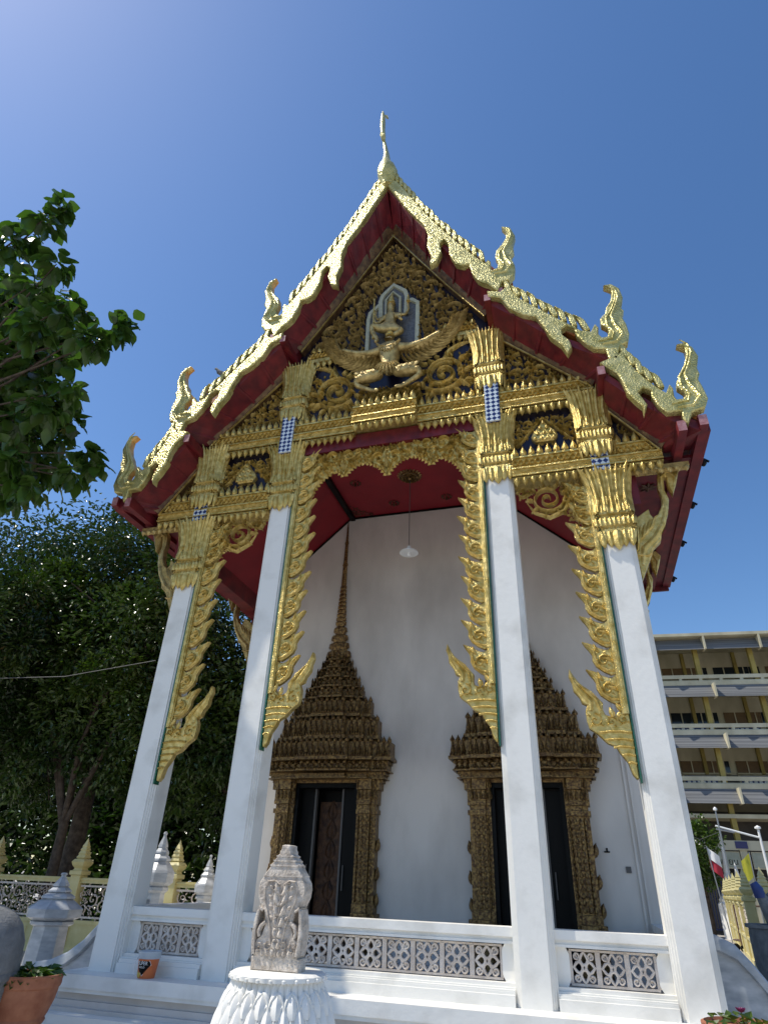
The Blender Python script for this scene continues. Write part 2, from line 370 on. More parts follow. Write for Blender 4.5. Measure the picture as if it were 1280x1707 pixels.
def strip(sgn, off, zoff, ztop, par, corner):
    """gilded flame strip down the inner side of a column, ending in a naga-head bracket"""
    F = lambda u, v, d: ((u + off) * sgn, .03 - d, v + zoff)
    mb = MB(); mb.prism(NG, F, -.07, .03, .012)
    # relief on the bracket
    for k in range(5):
        z = 2.7 + k * .085; w0 = (.10, .16, .25, .34, .40)[k]
        mb.ribbon(F, [(1.58 - w0 * t, z + .02 * math.sin(t * 3.1)) for t in (0, .3, .6, .9)], [.03] * 4, .025, base=.03)
    buds(mb, F, 1.20, 1.56, 3.02, .09, 5, 1, .02)
    Fb = lambda u, v, d: F(u, v, d + .03)
    scroll(mb, Fb, 1.2, 3.19, .085, 1.5, -1, 1.2, .03, 4); scroll(mb, Fb, 1.38, 3.17, .06, 0, 1, 1.2, .03, 4); scroll(mb, Fb, 1.51, 3.19, .06, 2, 1, 1.2, .03, 4)
    mb.ribbon(Fb, [(1.16, 3.3), (1.17, 3.4), (1.1, 3.5), (1.03, 3.6), (.98, 3.72), (.97, 3.8)], [.05, .07, .07, .05, .035, .01], .035)
    mb.ribbon(Fb, [(1.27, 3.3), (1.24, 3.42), (1.14, 3.53), (1.06, 3.62)], [.03, .05, .05, .01], .035)
    leaf(mb, Fb, 1.40, 3.22, 1.57, .12, .07, .3, .03); leaf(mb, Fb, 1.50, 3.28, 1.8, .12, .06, .3, .03)
    # straight fillet and flames
    zt = ztop - zoff
    for (a, b, dd) in ((1.505, 1.585, .05), (1.525, 1.56, .065)):
        pts = [(a, 3.25), (b, 3.25), (b, zt), (a, zt)]; mb.prism(pts, F, -.06, dd)
    n = int((zt - 3.42) / .33); st = (zt - 3.42) / n
    rj = random.Random(int(off * 10) + sgn)
    for i in range(n):
        z = 3.42 + st * i + rj.uniform(-.018, .018); jx = rj.uniform(-.02, .012)
        out = [(1.51, z), (1.46, z - .01), (1.38, z + .03), (1.30, z + .09), (1.265, z + .16), (1.27, z + .22), (1.24, z + .27), (1.20, z + .32), (1.17, z + .37), (1.235, z + .355), (1.30, z + .33), (1.36, z + .29), (1.41, z + .27), (1.46, z + .27), (1.51, z + .30)]
        Fj = lambda u, v, d, jx=jx, z=z: F(u + jx * (1.51 - u) / .3, z - .03 + (v - z) * 1.14, d)
        mb.prism(out, Fj, -.05, .02, .01)
        Fc = lambda u, v, d, Fj=Fj: Fj(u, v, d + .02)
        mb.ribbon(Fc, [(1.50, z + .03), (1.42, z + .04), (1.33, z + .1), (1.30, z + .18), (1.29, z + .26), (1.23, z + .32), (1.18, z + .365)], [.03, .04, .045, .045, .04, .03, .008], .03)
        scroll(mb, Fc, 1.40, z + .15, .07, .5, 1, 1.3, .035, 3, .035)
        leaf(mb, Fc, 1.50, z + .12, 2.2, .17, .05, .8, .03)
        leaf(mb, Fc, 1.36, z + .24, 2.6, .12, .04, -.8, .03)
    if corner:
        pass
    o = mb.build('arch_bracket', M_gold, par, 40)
    gm = MB(); gm.prism([(1.588, 2.5), (1.604, 2.5), (1.604, zt), (1.588, zt)], F, -.07, .045); gm.build('green_edge', M_green, o)
    return o
for sx in (-1, 1):
    for (cx, zb, zt) in ((IX, 6.28, 7.62), (OX, 4.98, 6.30)):
        x = cx * sx
        mb = MB(); k = CW
        mb.shape([(k, 0), (k, zb + .25)], RED, x, CW)
        col = mb.build('column', M_white, T)
        capital(x, CW, zb, zt, .225, col)
        if cx == IX:
            mb = MB(); mb.shape([(.115, 7.4), (.115, 8.2)], [(1, 1), (-1, 1), (-1, -1), (1, -1)], x, -.03); mb.build('mosaic_neck', M_mosaic, col)
            capital(x - .01 * sx, .10, 8.08, 9.48, .205, col, 'upper_capital')
            strip(sx, 0, 0, 7.4, col, 0)
        else:
            mb = MB(); mb.shape([(.12, 6.2), (.12, 6.6)], [(1, 1), (-1, 1), (-1, -1), (1, -1)], x - .05 * sx, .04); mb.build('mosaic_neck', M_mosaic, col)
            capital(x - .06 * sx, .10, 6.46, 7.75, .205, col, 'upper_capital')
            strip(sx, 1.535, -.42, 6.15, col, 0)
# ------------ beams
def beam(z, x0, x1, yf, par, name, proj=None, tz=.14):
    """one gilded entablature: hanging buds, flat band, wavy band, standing buds"""
    mb = MB(); F = front(yf)
    mb.box(x0, x1, yf, .30, z, z + .15)
    mb.box(x0, x1, yf - .025, yf + .02, z + .125, z + .15); mb.box(x0, x1, yf - .025, yf + .02, z, z + .02)
    wavy(mb, lambda u, v, d: F(u, v, d + .0), x0, x1, z + .035, z + .115, .07, .012)
    mb.box(x0, x1, yf + .03, .30, z + .15, z + .34)
    wavy(mb, lambda u, v, d: F(u, v, d - .03), x0, x1, z + .16, z + .33, .17, .05)
    mb.box(x0, x1, yf + .0, .30, z + .34, z + .37)
    n = max(2, round((x1 - x0) / .125))
    buds(mb, lambda u, v, d: F(u, v, d - .03), x0, x1, z + .37, .2, n, 1, .06)
    mb.box(x0, x1, yf + .02, .30, z - .03, z)
    buds(mb, lambda u, v, d: F(u, v, d - .03), x0, x1, z - .02, tz + .02, max(2, round((x1 - x0) / .12)), -1, .06)
    return mb.build(name, M_gold, par, 40)
B1 = beam(7.64, -3.38, -.56, -.10, T, 'upper_beam'); beam(7.64, .56, 3.38, -.10, T, 'upper_beam'); beam(7.72, -.56, .56, -.24, T, 'centre_beam')
beam(6.33, -4.14, -2.03, -.06, T, 'lower_beam'); beam(6.33, 2.03, 4.14, -.06, T, 'lower_beam')
for sx in (-1, 1):
    mb = MB(); F = front(-.02)
    a, b = sorted((1.0 * sx, 1.62 * sx)); mb.box(a, b, -.04, .1, 9.56, 9.64); mb.box(a, b, -.0, .1, 9.64, 9.82); wavy(mb, F, a, b, 9.65, 9.81, .15, .04)
    buds(mb, F, a, b, 9.82, .16, 5, 1); buds(mb, F, a, b, 9.56, .16, 5, -1); mb.build('short_beam', M_gold, T, 40)
    # small eave cornice outside the outer capital
    mb = MB(); a, b = sorted((3.6 * sx, 4.46 * sx)); mb.box(a, b, .0, .12, 6.2, 6.27); buds(mb, front(.0), a, b, 6.2, .1, 8, -1, .05); mb.build('eave_cornice', M_golddark, T, 40)
# red lintel behind centre
mb = MB(); mb.box(-1.6, 1.6, .0, .25, 7.38, 7.66); mb.build('red_lintel', M_red, T)
# ------------ pediment ground
PED = [(0, 12.95), (.55, 12.0), (1.15, 10.98), (1.83, 9.9), (2.02, 9.3), (3.4, 7.86), (3.52, 7.4), (4.16, 6.5), (4.12, 6.44)]
def half_ped(x):      # pediment height at x
    x = abs(x)
    for i in range(len(PED) - 1):
        if PED[i][0] <= x <= PED[i + 1][0] and PED[i + 1][0] > PED[i][0]:
            t = (x - PED[i][0]) / (PED[i + 1][0] - PED[i][0]); return PED[i][1] * (1 - t) + PED[i + 1][1] * t
    return 6.4
mb = MB(); poly = [(x, z) for x, z in PED] + [(4.1, 6.4), (2.0, 6.4), (2.0, 7.66), (-2.0, 7.66), (-2.0, 6.4), (-4.1, 6.4)] + [(-x, z) for x, z in PED[::-1][:-1]]
mb.prism(poly, front(.06), -.2, 0); pedo = mb.build('pediment_ground', M_dark, T)
for sx in (-1, 1):
    mb = MB(); FS = lambda u, v, d, sx=sx: (u * sx, .06 - d, v)
    nh = [(-.1, 9.6), (.55, 9.6), (.55, 10.85), (.32, 11.2), (0, 11.5), (-.1, 11.5)]
    fill(mb, FS, [(.012, 12.8), (1.62, 10.0), (1.55, 9.85), (.6, 9.5), (.012, 9.5)], .20, .07, 7, False, [nh], .11, 5200, 160, .8)
    mb.build('carved_field', M_golddark, pedo, 40)
for sx in (-1, 1):
    F = front(.06); mb = MB()
    def FS(u, v, d, sx=sx): return (u * sx, .06 - d, v)
    fill(mb, FS, [(.5, 8.2), (1.6, 8.2), (1.6, 9.5), (1.2, 9.35), (.75, 9.1), (.62, 8.6)], .01, .01, 66, False, (), .06, 10, 40)
    # great scroll discs beside the centre
    cx, cz = .99, 8.74
    scroll(mb, FS, cx, cz, .44, -2.4, 1, 2.2, .13, 9, .075)
    scroll(mb, FS, cx, cz, .30, .9, 1, 1.5, .10, 5, .05)
    for k in range(11):
        a = k * 2 * math.pi / 11; leaf(mb, FS, cx + .44 * math.cos(a), cz + .44 * math.sin(a), a + 1.3, .22, .075, -1.2, .10)
        leaf(mb, FS, cx + .27 * math.cos(a + .3), cz + .27 * math.sin(a + .3), a + 1.5, .13, .04, -.9, .10)
    mb.ribbon(FS, [(1.0, 9.1), (1.1, 9.3), (1.3, 9.42), (1.5, 9.45)], [.12, .12, .09, .02], .08)
    for k in range(4): leaf(mb, FS, 1.1 + .1 * k, 9.3 + .04 * k, 1.9, .16, .07, -.6, .08)
    fill(mb, FS, [(1.4, 8.2), (1.62, 8.2), (1.62, 9.4), (1.35, 9.2)], .1, .05, 11, False, (), .07, 500)
    fill(mb, FS, [(.42, 8.2), (.62, 8.15), (.6, 8.4), (.5, 8.5)], .08, .05, 12, False, (), .07, 300)
    mb.build('carved_scrollwork', M_gold, pedo, 40); mb = MB()
    # side triangles
    fill(mb, FS, [(2.08, 8.25), (3.12, 8.12), (3.1, 8.2), (2.1, 9.2)], .2, .06, 21, False, (), .10, 2000, 150)
    mb.build('carved_scrollwork', M_gold, pedo, 40); mb = MB()
    # outer low triangles
    fill(mb, FS, [(3.62, 6.95), (4.0, 6.75), (3.6, 7.2)], .08, .05, 22, False, (), .07, 300)
    mb.build('carved_scrollwork', M_gold, pedo, 40); mb = MB()
    # panels
    poly = [(2.08, 6.92), (3.08, 6.92), (3.08, 7.45), (2.08, 7.45)]
    tri_h = [(2.2, 6.95), (2.92, 6.95), (2.56, 7.42)]
    fill(mb, FS, poly, .13, .05, 31, False, [tri_h], .08, 1600, 80)
    for (a, b) in (((2.16, 6.97), (2.56, 7.46)), ((2.96, 6.97), (2.56, 7.46))):
        mb.ribbon(FS, [(a[0] + (b[0] - a[0]) * t, a[1] + (b[1] - a[1]) * t) for t in (0, .33, .66, 1)], [.05] * 4, .05)
    mb.build('carved_scrollwork', M_gold, pedo, 40); mb = MB()
    body = [(2.42, 6.95), (2.36, 7.05), (2.40, 7.15), (2.48, 7.24), (2.56, 7.38), (2.64, 7.24), (2.72, 7.15), (2.76, 7.05), (2.70, 6.95)]
    mb.prism(body, FS, 0, .10, .03)
    for k, (bx, bz) in enumerate([(2.56, 7.3), (2.51, 7.2), (2.61, 7.2), (2.46, 7.1), (2.56, 7.1), (2.66, 7.1), (2.42, 7.0), (2.51, 7.0), (2.61, 7.0), (2.7, 7.0)]):
        buds(mb, lambda u, v, d: FS(u, v, d + .09), bx - .045, bx + .045, bz - .04, .1, 1, 1, .05)
    mb.build('carved_scrollwork', M_gold, pedo, 40)
# niche with its figures
mb = MB(); F = front(.03)
mb.prism([(-.46, 9.62), (.50, 9.62), (.50, 10.74), (.30, 10.95), (.30, 11.1), (.02, 11.36), (-.24, 11.08), (-.24, 10.9), (-.46, 10.66)], F, -.02, .0); nb = mb.build('niche', M_nichebg, pedo)
def arch_ribbon(mb, pts, wd, h=.05): mb.ribbon(front(.03), pts, [wd] * len(pts), h, True)
mb = MB()
arch_ribbon(mb, [(-.22, 10.42), (-.24, 10.95), (-.2, 11.12), (.02, 11.38), (.26, 11.13), (.30, 10.97), (.29, 10.45)], .10)
arch_ribbon(mb, [(-.11, 10.5), (-.12, 10.95), (.02, 11.15), (.17, 10.95), (.17, 10.5)], .05, .07)
arch_ribbon(mb, [(-.46, 9.6), (-.47, 10.5), (-.44, 10.68), (-.26, 10.86)], .09)
arch_ribbon(mb, [(.51, 9.6), (.52, 10.5), (.52, 10.72), (.40, 10.84), (.3, 10.84)], .09)
mb.build('niche_frame', M_niche, nb, 40)
def skinned(name, chains, mat_, par, lev=2):
    """one continuous body grown from joint chains: [(point, radius), ...]; later chains start at an earlier joint"""
    me = bpy.data.meshes.new(name); vs = []; es = []; rs = []; idx = {}
    def vid(p, r):
        k = tuple(round(c, 4) for c in p)
        if k not in idx: idx[k] = len(vs); vs.append(p); rs.append(r)
        return idx[k]
    for ch in chains:
        pr = None
        for p, r in ch:
            i = vid(p, r)
            if pr is not None and pr != i: es.append((pr, i))
            pr = i
    me.from_pydata(vs, es, []); o = bpy.data.objects.new(name, me); COL.objects.link(o)
    md = o.modifiers.new('skin', 'SKIN'); md.use_smooth_shade = True
    for i, r in enumerate(rs):
        sv = me.skin_vertices[0].data[i]; sv.radius = (r, r) if not isinstance(r, tuple) else r; sv.use_root = (i == 0)
    ss = o.modifiers.new('sub', 'SUBSURF'); ss.levels = lev; ss.render_levels = lev
    dg = bpy.context.evaluated_depsgraph_get(); dg.update()
    m2 = bpy.data.meshes.new_from_object(o.evaluated_get(dg)); o.modifiers.clear(); o.data = m2; m2.name = name
    m2.materials.clear(); m2.materials.append(mat_); m2.polygons.foreach_set('use_smooth', [True] * len(m2.polygons)); o.parent = par
    return o
yd = -.07
def q3(x, z, y=0): return (x, yd + y, z)
skinned('seated_figure', [
    [(q3(.02, 9.98), .115), (q3(.01, 10.18), .095), (q3(.01, 10.36), .125), (q3(.01, 10.48), .06), (q3(.01, 10.58, -.02), .075), (q3(.01, 10.67, -.02), .07), (q3(.01, 10.76), .05), (q3(.01, 10.86), .03), (q3(.01, 10.98), .008)],
    [(q3(.01, 10.36), .125), (q3(-.13, 10.38), .05), (q3(-.2, 10.24, -.03), .035), (q3(-.27, 10.18, -.08), .028), (q3(-.3, 10.3, -.08), .025)],
    [(q3(.01, 10.36), .125), (q3(.15, 10.38), .05), (q3(.22, 10.22, -.03), .035), (q3(.26, 10.12, -.1), .028), (q3(.2, 10.16, -.12), .025)],
    [(q3(-.13, 10.38), .05), (q3(-.26, 10.36), .03), (q3(-.31, 10.5), .026), (q3(-.3, 10.62), .024)],
    [(q3(.15, 10.38), .05), (q3(.3, 10.36), .03), (q3(.36, 10.5), .026), (q3(.34, 10.68), .024)],
    [(q3(.02, 9.98), .115), (q3(-.16, 10.02, -.06), .09), (q3(-.34, 10.1, -.1), .07), (q3(-.3, 9.9, -.1), .05), (q3(-.2, 9.68, -.1), .045), (q3(-.24, 9.62, -.14), .03)],
    [(q3(.02, 9.98), .115), (q3(.16, 9.93, -.06), .09), (q3(.28, 9.84, -.08), .07), (q3(.1, 9.74, -.1), .05), (q3(-.02, 9.72, -.1), .04)],
], M_golddark, nb)
mb = MB(); F = front(-.12)
mb.tube([(-.3, -.17, 9.75), (-.31, -.17, 10.85)], .018, 6); mb.tube([(.36, -.12, 10.66), (.36, -.12, 10.86)], [.04, .01], 6)
mb.lathe([(.085, 10.72), (.07, 10.76), (.075, 10.78), (.05, 10.84), (.055, 10.86), (.02, 10.98), (.005, 11.06)], .01, -.07, 10)
mb.build('crown_and_staff', M_gold, nb, 40)
yd = -.16
wf = skinned('winged_figure', [
    [(q3(.04, 8.80), .14), (q3(.04, 8.95), .15), (q3(.045, 9.1), .175), (q3(.05, 9.28), .215), (q3(.05, 9.42), .14), (q3(.05, 9.50, -.02), .07), (q3(.05, 9.58, -.06), .085), (q3(.05, 9.68, -.05), .06)],
    [(q3(.05, 9.42), .14), (q3(-.2, 9.40), .085), (q3(-.36, 9.40), .06), (q3(-.6, 9.46), .05), (q3(-.9, 9.62), .04)],
    [(q3(.05, 9.42), .14), (q3(.3, 9.40), .085), (q3(.46, 9.40), .06), (q3(.7, 9.46), .05), (q3(1.0, 9.62), .04)],
], M_golddark, pedo)
for sx in (-1, 1):
    skinned('thigh', [[(q3(.04 + .08 * sx, 8.80, -.02), .09), (q3(.04 + .22 * sx, 8.77, -.06), .125), (q3(.04 + .42 * sx, 8.73, -.07), .13), (q3(.04 + .58 * sx, 8.70, -.05), .09), (q3(.04 + .58 * sx, 8.60, -.05), .06), (q3(.04 + .42 * sx, 8.50, -.05), .045), (q3(.04 + .26 * sx, 8.40, -.06), .04), (q3(.04 + .14 * sx, 8.37, -.10), .035)]], M_golddark, wf)
mb = MB()
lead = [(.14, 9.44), (.38, 9.38), (.62, 9.40), (.84, 9.50), (1.0, 9.66), (1.10, 9.86), (1.13, 10.02)]
outr = [(.16, 8.96), (.45, 8.99), (.75, 9.10), (1.03, 9.32), (1.26, 9.62), (1.41, 9.94), (1.46, 10.22)]
def on(P, t):
    t = max(0, min(.9999, t)) * (len(P) - 1); k = int(t); f = t - k; return Vector((P[k][0] * (1 - f) + P[k + 1][0] * f, P[k][1] * (1 - f) + P[k + 1][1] * f))
for sx in (-1, 1):
    F = lambda u, v, d, sx=sx: ((u * sx) + .05, -.06 - d, v)
    mb.ribbon(F, lead, [.13, .15, .14, .12, .10, .07, .02], .13)
    for row, (reach, nn, hh, wd) in enumerate(((1.0, 19, .05, .052), (.62, 19, .085, .046), (.30, 16, .115, .044))):
        for i in range(nn):
            q = (i + .5) / nn; a = on(lead, q * .96); e = a.lerp(on(outr, min(1, q * .98 + .16 * reach)), reach); c = a.lerp(on(outr, q), reach * .75)
            pts = []; ws = []
            for k in range(7):
                t = k / 6; v = a * (1 - t) ** 2 + c * 2 * t * (1 - t) + e * t * t; pts.append((v.x, v.y)); ws.append(wd * (.55, .9, 1, 1, .9, .6, .08)[k])
            mb.ribbon(F, pts, ws, hh)
    for k in range(5): leaf(mb, lambda u, v, d, sx=sx: (u * sx + .05, -.24 - d, v), .03 + .05 * k, 8.92 - .02 * k, -1.5 + .25 * k, .18, .06, .2, .03)
    for k in range(3):
        for q in range(4): leaf(mb, lambda u, v, d, sx=sx: (.04 + u * sx, -.335 + .03 * abs(k - 1) - d, v), .2 + .1 * q, 8.69 + .06 * k, .1, .10, .05, .3, .014, 4)
for k in range(9): leaf(mb, lambda u, v, d: (u, -.30 - d, v), .05 + (k - 4) * .03, 8.95, -1.57 + (k - 4) * .2, .34 - abs(k - 4) * .04, .05, 0, .04)
for k in range(7): leaf(mb, lambda u, v, d: (u, -.34 - d, v), .05 + (k - 3) * .05, 9.36 - .012 * (9 - (k - 3) ** 2), -1.57, .09, .05, 0, .03)
mb.ribbon(lambda u, v, d: (u, -.29 - d, v), [(-.17, 9.46), (-.08, 9.36), (.05, 9.31), (.18, 9.36), (.27, 9.46)], [.04, .06, .07, .06, .04], .06)
mb.build('feathers', M_golddark, wf, 40)
mb = MB(); mb.lathe([(.085, 9.66), (.08, 9.70), (.09, 9.71), (.05, 9.76), (.055, 9.775), (.015, 9.86)], .05, -.21, 10); mb.build('crown', M_gold, wf, 40)
# lotus base under the winged figure
mb = MB(); fill(mb, front(.03), [(-.58, 8.1), (.64, 8.1), (.62, 8.62), (-.56, 8.62)], .12, .05, 77, False, (), .12, 1500, 90); fill(mb, front(-.1), [(-.5, 8.2), (.55, 8.2), (.4, 8.46), (-.35, 8.46)], .10, .05, 78, False, (), .09, 900); mb.build('base_scroll', M_gold, wf, 40)
# gilded cyma frame along the gable edge
for sx in (-1, 1):
    for seg in (PED[0:4], PED[4:6], PED[6:8]):
        mb = MB(); rings = []
        n = len(seg)
        for i, (x, z) in enumerate(seg):
            a = Vector(seg[max(i - 1, 0)]); b = Vector(seg[min(i + 1, n - 1)]); t = (b - a).normalized(); nx, nz = t.y, -t.x  # inward/down normal
            if nz > 0: nx, nz = -nx, -nz
            sec = [(.06, .06), (.06, -.08), (.045, -.10), (.03, -.10), (.01, -.13), (-.05, -.20), (-.09, -.24), (-.12, -.24), (-.12, .06)]
            rings.append([((x + nx * o) * sx, y, z + nz * o) for o, y in sec])
        mb.loft(rings); cy_ = mb.build('gable_cyma', M_cyma, T, 30)
        m3 = MB(); m3.loft([[(r[1][0] + 0 * i, r[1][1] - dy, r[1][2] + dz) for dy, dz in ((.0, -.02), (.03, -.02), (.03, .012), (0, .012))] for i, r in enumerate(rings)]); m3.build('gilt_edge', M_gold, cy_, 30)
# ------------ central valance, corner scrolls
VAL = [(-1.5, 7.42), (-1.5, 6.2), (-1.38, 6.3), (-1.3, 6.6), (-1.15, 6.85), (-.98, 6.97), (-.9, 7.02), (-.74, 6.88), (-.6, 7.03), (-.47, 7.1), (-.3, 7.08), (-.12, 6.98), (.01, 6.78), (.14, 6.98), (.3, 7.08), (.47, 7.1), (.6, 7.03), (.76, 6.88), (.9, 7.02), (.98, 6.97), (1.15, 6.85), (1.3, 6.6), (1.38, 6.3), (1.5, 6.2), (1.5, 7.42)]
mb = MB(); mb.prism(VAL, front(.08), -.03, .0, .01)
fill(mb, front(.08), VAL, .14, .05, 41, True, (), .08, 3600, 260)
for i in range(1, len(VAL) - 2):
    a, b = VAL[i], VAL[i + 1]; n = max(1, round(math.hypot(b[0] - a[0], b[1] - a[1]) / .07)); buds2(mb, front(.09), a, b, .06, n, .04, -1)
for (x, z, s_) in ((.01, 7.08, 1), (-.74, 7.1, .8), (.76, 7.1, .8)):
    mb.prism([(x - .11 * s_, z), (x - .09 * s_, z + .12 * s_), (x, z + .26 * s_), (x + .09 * s_, z + .12 * s_), (x + .11 * s_, z), (x, z - .28 * s_)], front(.08), 0, .05, .02)
    for k in range(4):
        for e in (-1, 1): leaf(mb, front(.03), x, z + .16 * s_ - k * .09 * s_, math.pi / 2 - e * .9, .10 * s_, .05 * s_, e * 1.2, .04, 5)
    buds(mb, front(.02), x - .04 * s_, x + .04 * s_, z - .2 * s_, .3 * s_, 1, 1, .06)
mb.build('arch_valance', M_gold, T, 40)
for sx in (-1, 1):
    mb = MB(); FS = lambda u, v, d, sx=sx: (u * sx, .06 - d, v)
    plate = [(2.04, 6.17), (3.03, 6.17), (3.05, 5.2), (2.9, 5.25), (2.86, 5.5), (2.72, 5.62), (2.6, 5.64), (2.42, 5.68), (2.28, 5.78), (2.2, 5.95), (2.05, 6.05)]
    fill(mb, FS, plate, .12, .045, 52, False, [[(2.3 + .3 * math.cos(a) + .2, 5.92 + .22 * math.sin(a)) for a in (0, 1, 2, 3, 4, 5, 6)]], .07, 1600, 200)
    scroll(mb, FS, 2.5, 5.92, .25, 0, -1, 2.0, .12, 9, .05); scroll(mb, FS, 2.84, 5.95, .12, 2, 1, 1.4, .1, 6); scroll(mb, FS, 2.16, 6.05, .09, 1, 1, 1.3, .1, 5); scroll(mb, FS, 2.88, 5.6, .11, 2, -1, 1.4, .1, 6)
    mb.ribbon(FS, [(2.76, 6.1), (2.8, 5.9), (2.7, 5.7), (2.5, 5.62), (2.3, 5.72), (2.2, 5.9)], [.05, .08, .08, .07, .05, .01], .08)
    mb.build('corner_scroll', M_gold, T, 40)
# ------------ red roof underside, naga boards, spikes
T1 = [(0.03, 13.7), (0.4, 12.86), (0.56, 12.53), (0.79, 12.12), (0.88, 11.76), (0.86, 11.4), (0.94, 11.12), (0.91, 10.83), (1.05, 10.91), (1.13, 11.15), (1.1, 11.4), (1.18, 11.5), (1.26, 11.36), (1.28, 11.03), (1.39, 10.72), (1.5, 10.64), (1.63, 10.62), (1.67, 10.39), (1.76, 10.16), (1.85, 10.06), (1.94, 9.99), (2.09, 9.75), (2.17, 9.97), (2.3, 9.98), (2.39, 10.1), (2.42, 10.32), (2.36, 10.61), (2.43, 10.73), (2.41, 10.88), (2.48, 11.14), (2.41, 11.4), (2.26, 11.47), (2.34, 11.31), (2.32, 11.13), (2.24, 10.98), (2.13, 10.83), (2.1, 10.66), (2.15, 10.49), (2.12, 10.36), (2.03, 10.32), (1.99, 10.38), (2.01, 10.57), (1.97, 10.63), (1.91, 10.55), (1.71, 10.85), (1.41, 11.36), (1.08, 11.95), (0.74, 12.64), (0.42, 13.36), (0.22, 13.8), (0.02, 13.99)]
T2 = [(1.91, 9.81), (1.92, 9.67), (2.12, 9.58), (2.25, 9.28), (2.46, 9.07), (2.65, 8.97), (2.75, 8.73), (2.83, 8.47), (2.97, 8.27), (3.05, 8.05), (3.12, 8.16), (3.1, 8.32), (3.01, 8.46), (3.01, 8.58), (3.1, 8.64), (3.2, 8.56), (3.22, 8.4), (3.31, 8.21), (3.42, 8.06), (3.59, 8.0), (3.61, 7.81), (3.72, 7.76), (3.8, 8.02), (3.91, 8.06), (3.96, 8.23), (3.95, 8.44), (3.91, 8.62), (3.96, 8.74), (3.93, 8.8), (3.99, 9.03), (3.97, 9.25), (3.87, 9.38), (3.75, 9.38), (3.84, 9.29), (3.85, 9.17), (3.8, 8.99), (3.72, 8.87), (3.69, 8.75), (3.6, 8.65), (3.6, 8.53), (3.67, 8.45), (3.69, 8.35), (3.65, 8.25), (3.57, 8.25), (3.53, 8.34), (3.55, 8.47), (3.51, 8.56), (3.43, 8.41), (3.28, 8.49), (3.14, 8.66), (2.99, 8.82), (2.81, 9.03), (2.63, 9.24), (2.44, 9.46), (2.25, 9.83), (2.13, 9.73)]
T3 = [(3.47, 7.75), (3.59, 7.59), (3.67, 7.5), (3.72, 7.32), (3.75, 7.11), (3.84, 6.93), (3.91, 6.82), (3.91, 6.7), (3.97, 6.84), (3.93, 6.97), (3.89, 7.08), (3.97, 7.15), (4.06, 7.08), (4.05, 6.97), (4.1, 6.8), (4.19, 6.65), (4.37, 6.64), (4.36, 6.49), (4.41, 6.41), (4.49, 6.59), (4.66, 6.64), (4.73, 6.79), (4.71, 6.99), (4.68, 7.15), (4.72, 7.24), (4.71, 7.35), (4.77, 7.57), (4.73, 7.76), (4.65, 7.86), (4.54, 7.85), (4.63, 7.77), (4.63, 7.62), (4.58, 7.46), (4.51, 7.35), (4.48, 7.27), (4.41, 7.17), (4.4, 7.07), (4.46, 6.99), (4.48, 6.9), (4.44, 6.85), (4.35, 6.85), (4.33, 6.91), (4.34, 7.06), (4.31, 7.13), (4.24, 6.99), (4.15, 7.11), (4.04, 7.28), (3.93, 7.49), (3.84, 7.75), (3.81, 7.91), (3.72, 7.84)]
TOP = [[(.16, 13.86), (.42, 13.3), (.74, 12.58), (1.08, 11.9), (1.41, 11.32), (1.71, 10.82), (1.93, 10.5)], [(2.2, 9.72), (2.44, 9.42), (2.63, 9.2), (2.81, 8.99), (2.99, 8.78), (3.14, 8.62), (3.28, 8.46), (3.46, 8.38)], [(3.80, 7.8), (3.93, 7.46), (4.04, 7.25), (4.15, 7.08), (4.26, 6.98)]]
FIN = [(2.41, 10.2, 11.4), (3.92, 8.1, 9.33), (4.69, 6.7, 7.83)]
def along(P, t):
    d = [math.hypot(P[i + 1][0] - P[i][0], P[i + 1][1] - P[i][1]) for i in range(len(P) - 1)]; s_ = sum(d) * t
    for i, q in enumerate(d):
        if s_ <= q or i == len(d) - 1:
            f = s_ / q; return (P[i][0] + (P[i + 1][0] - P[i][0]) * f, P[i][1] + (P[i + 1][1] - P[i][1]) * f)
        s_ -= q
spk = None
def spike_mesh():
    mb = MB(); out = [(-.035, -.12), (.05, -.12), (.066, 0), (.066, .08), (.04, .15), (-.01, .21), (-.06, .25), (-.035, .18), (-.03, .1), (-.045, .03)]
    mb.prism(out, front(0), -.045, .045, .02); return mb
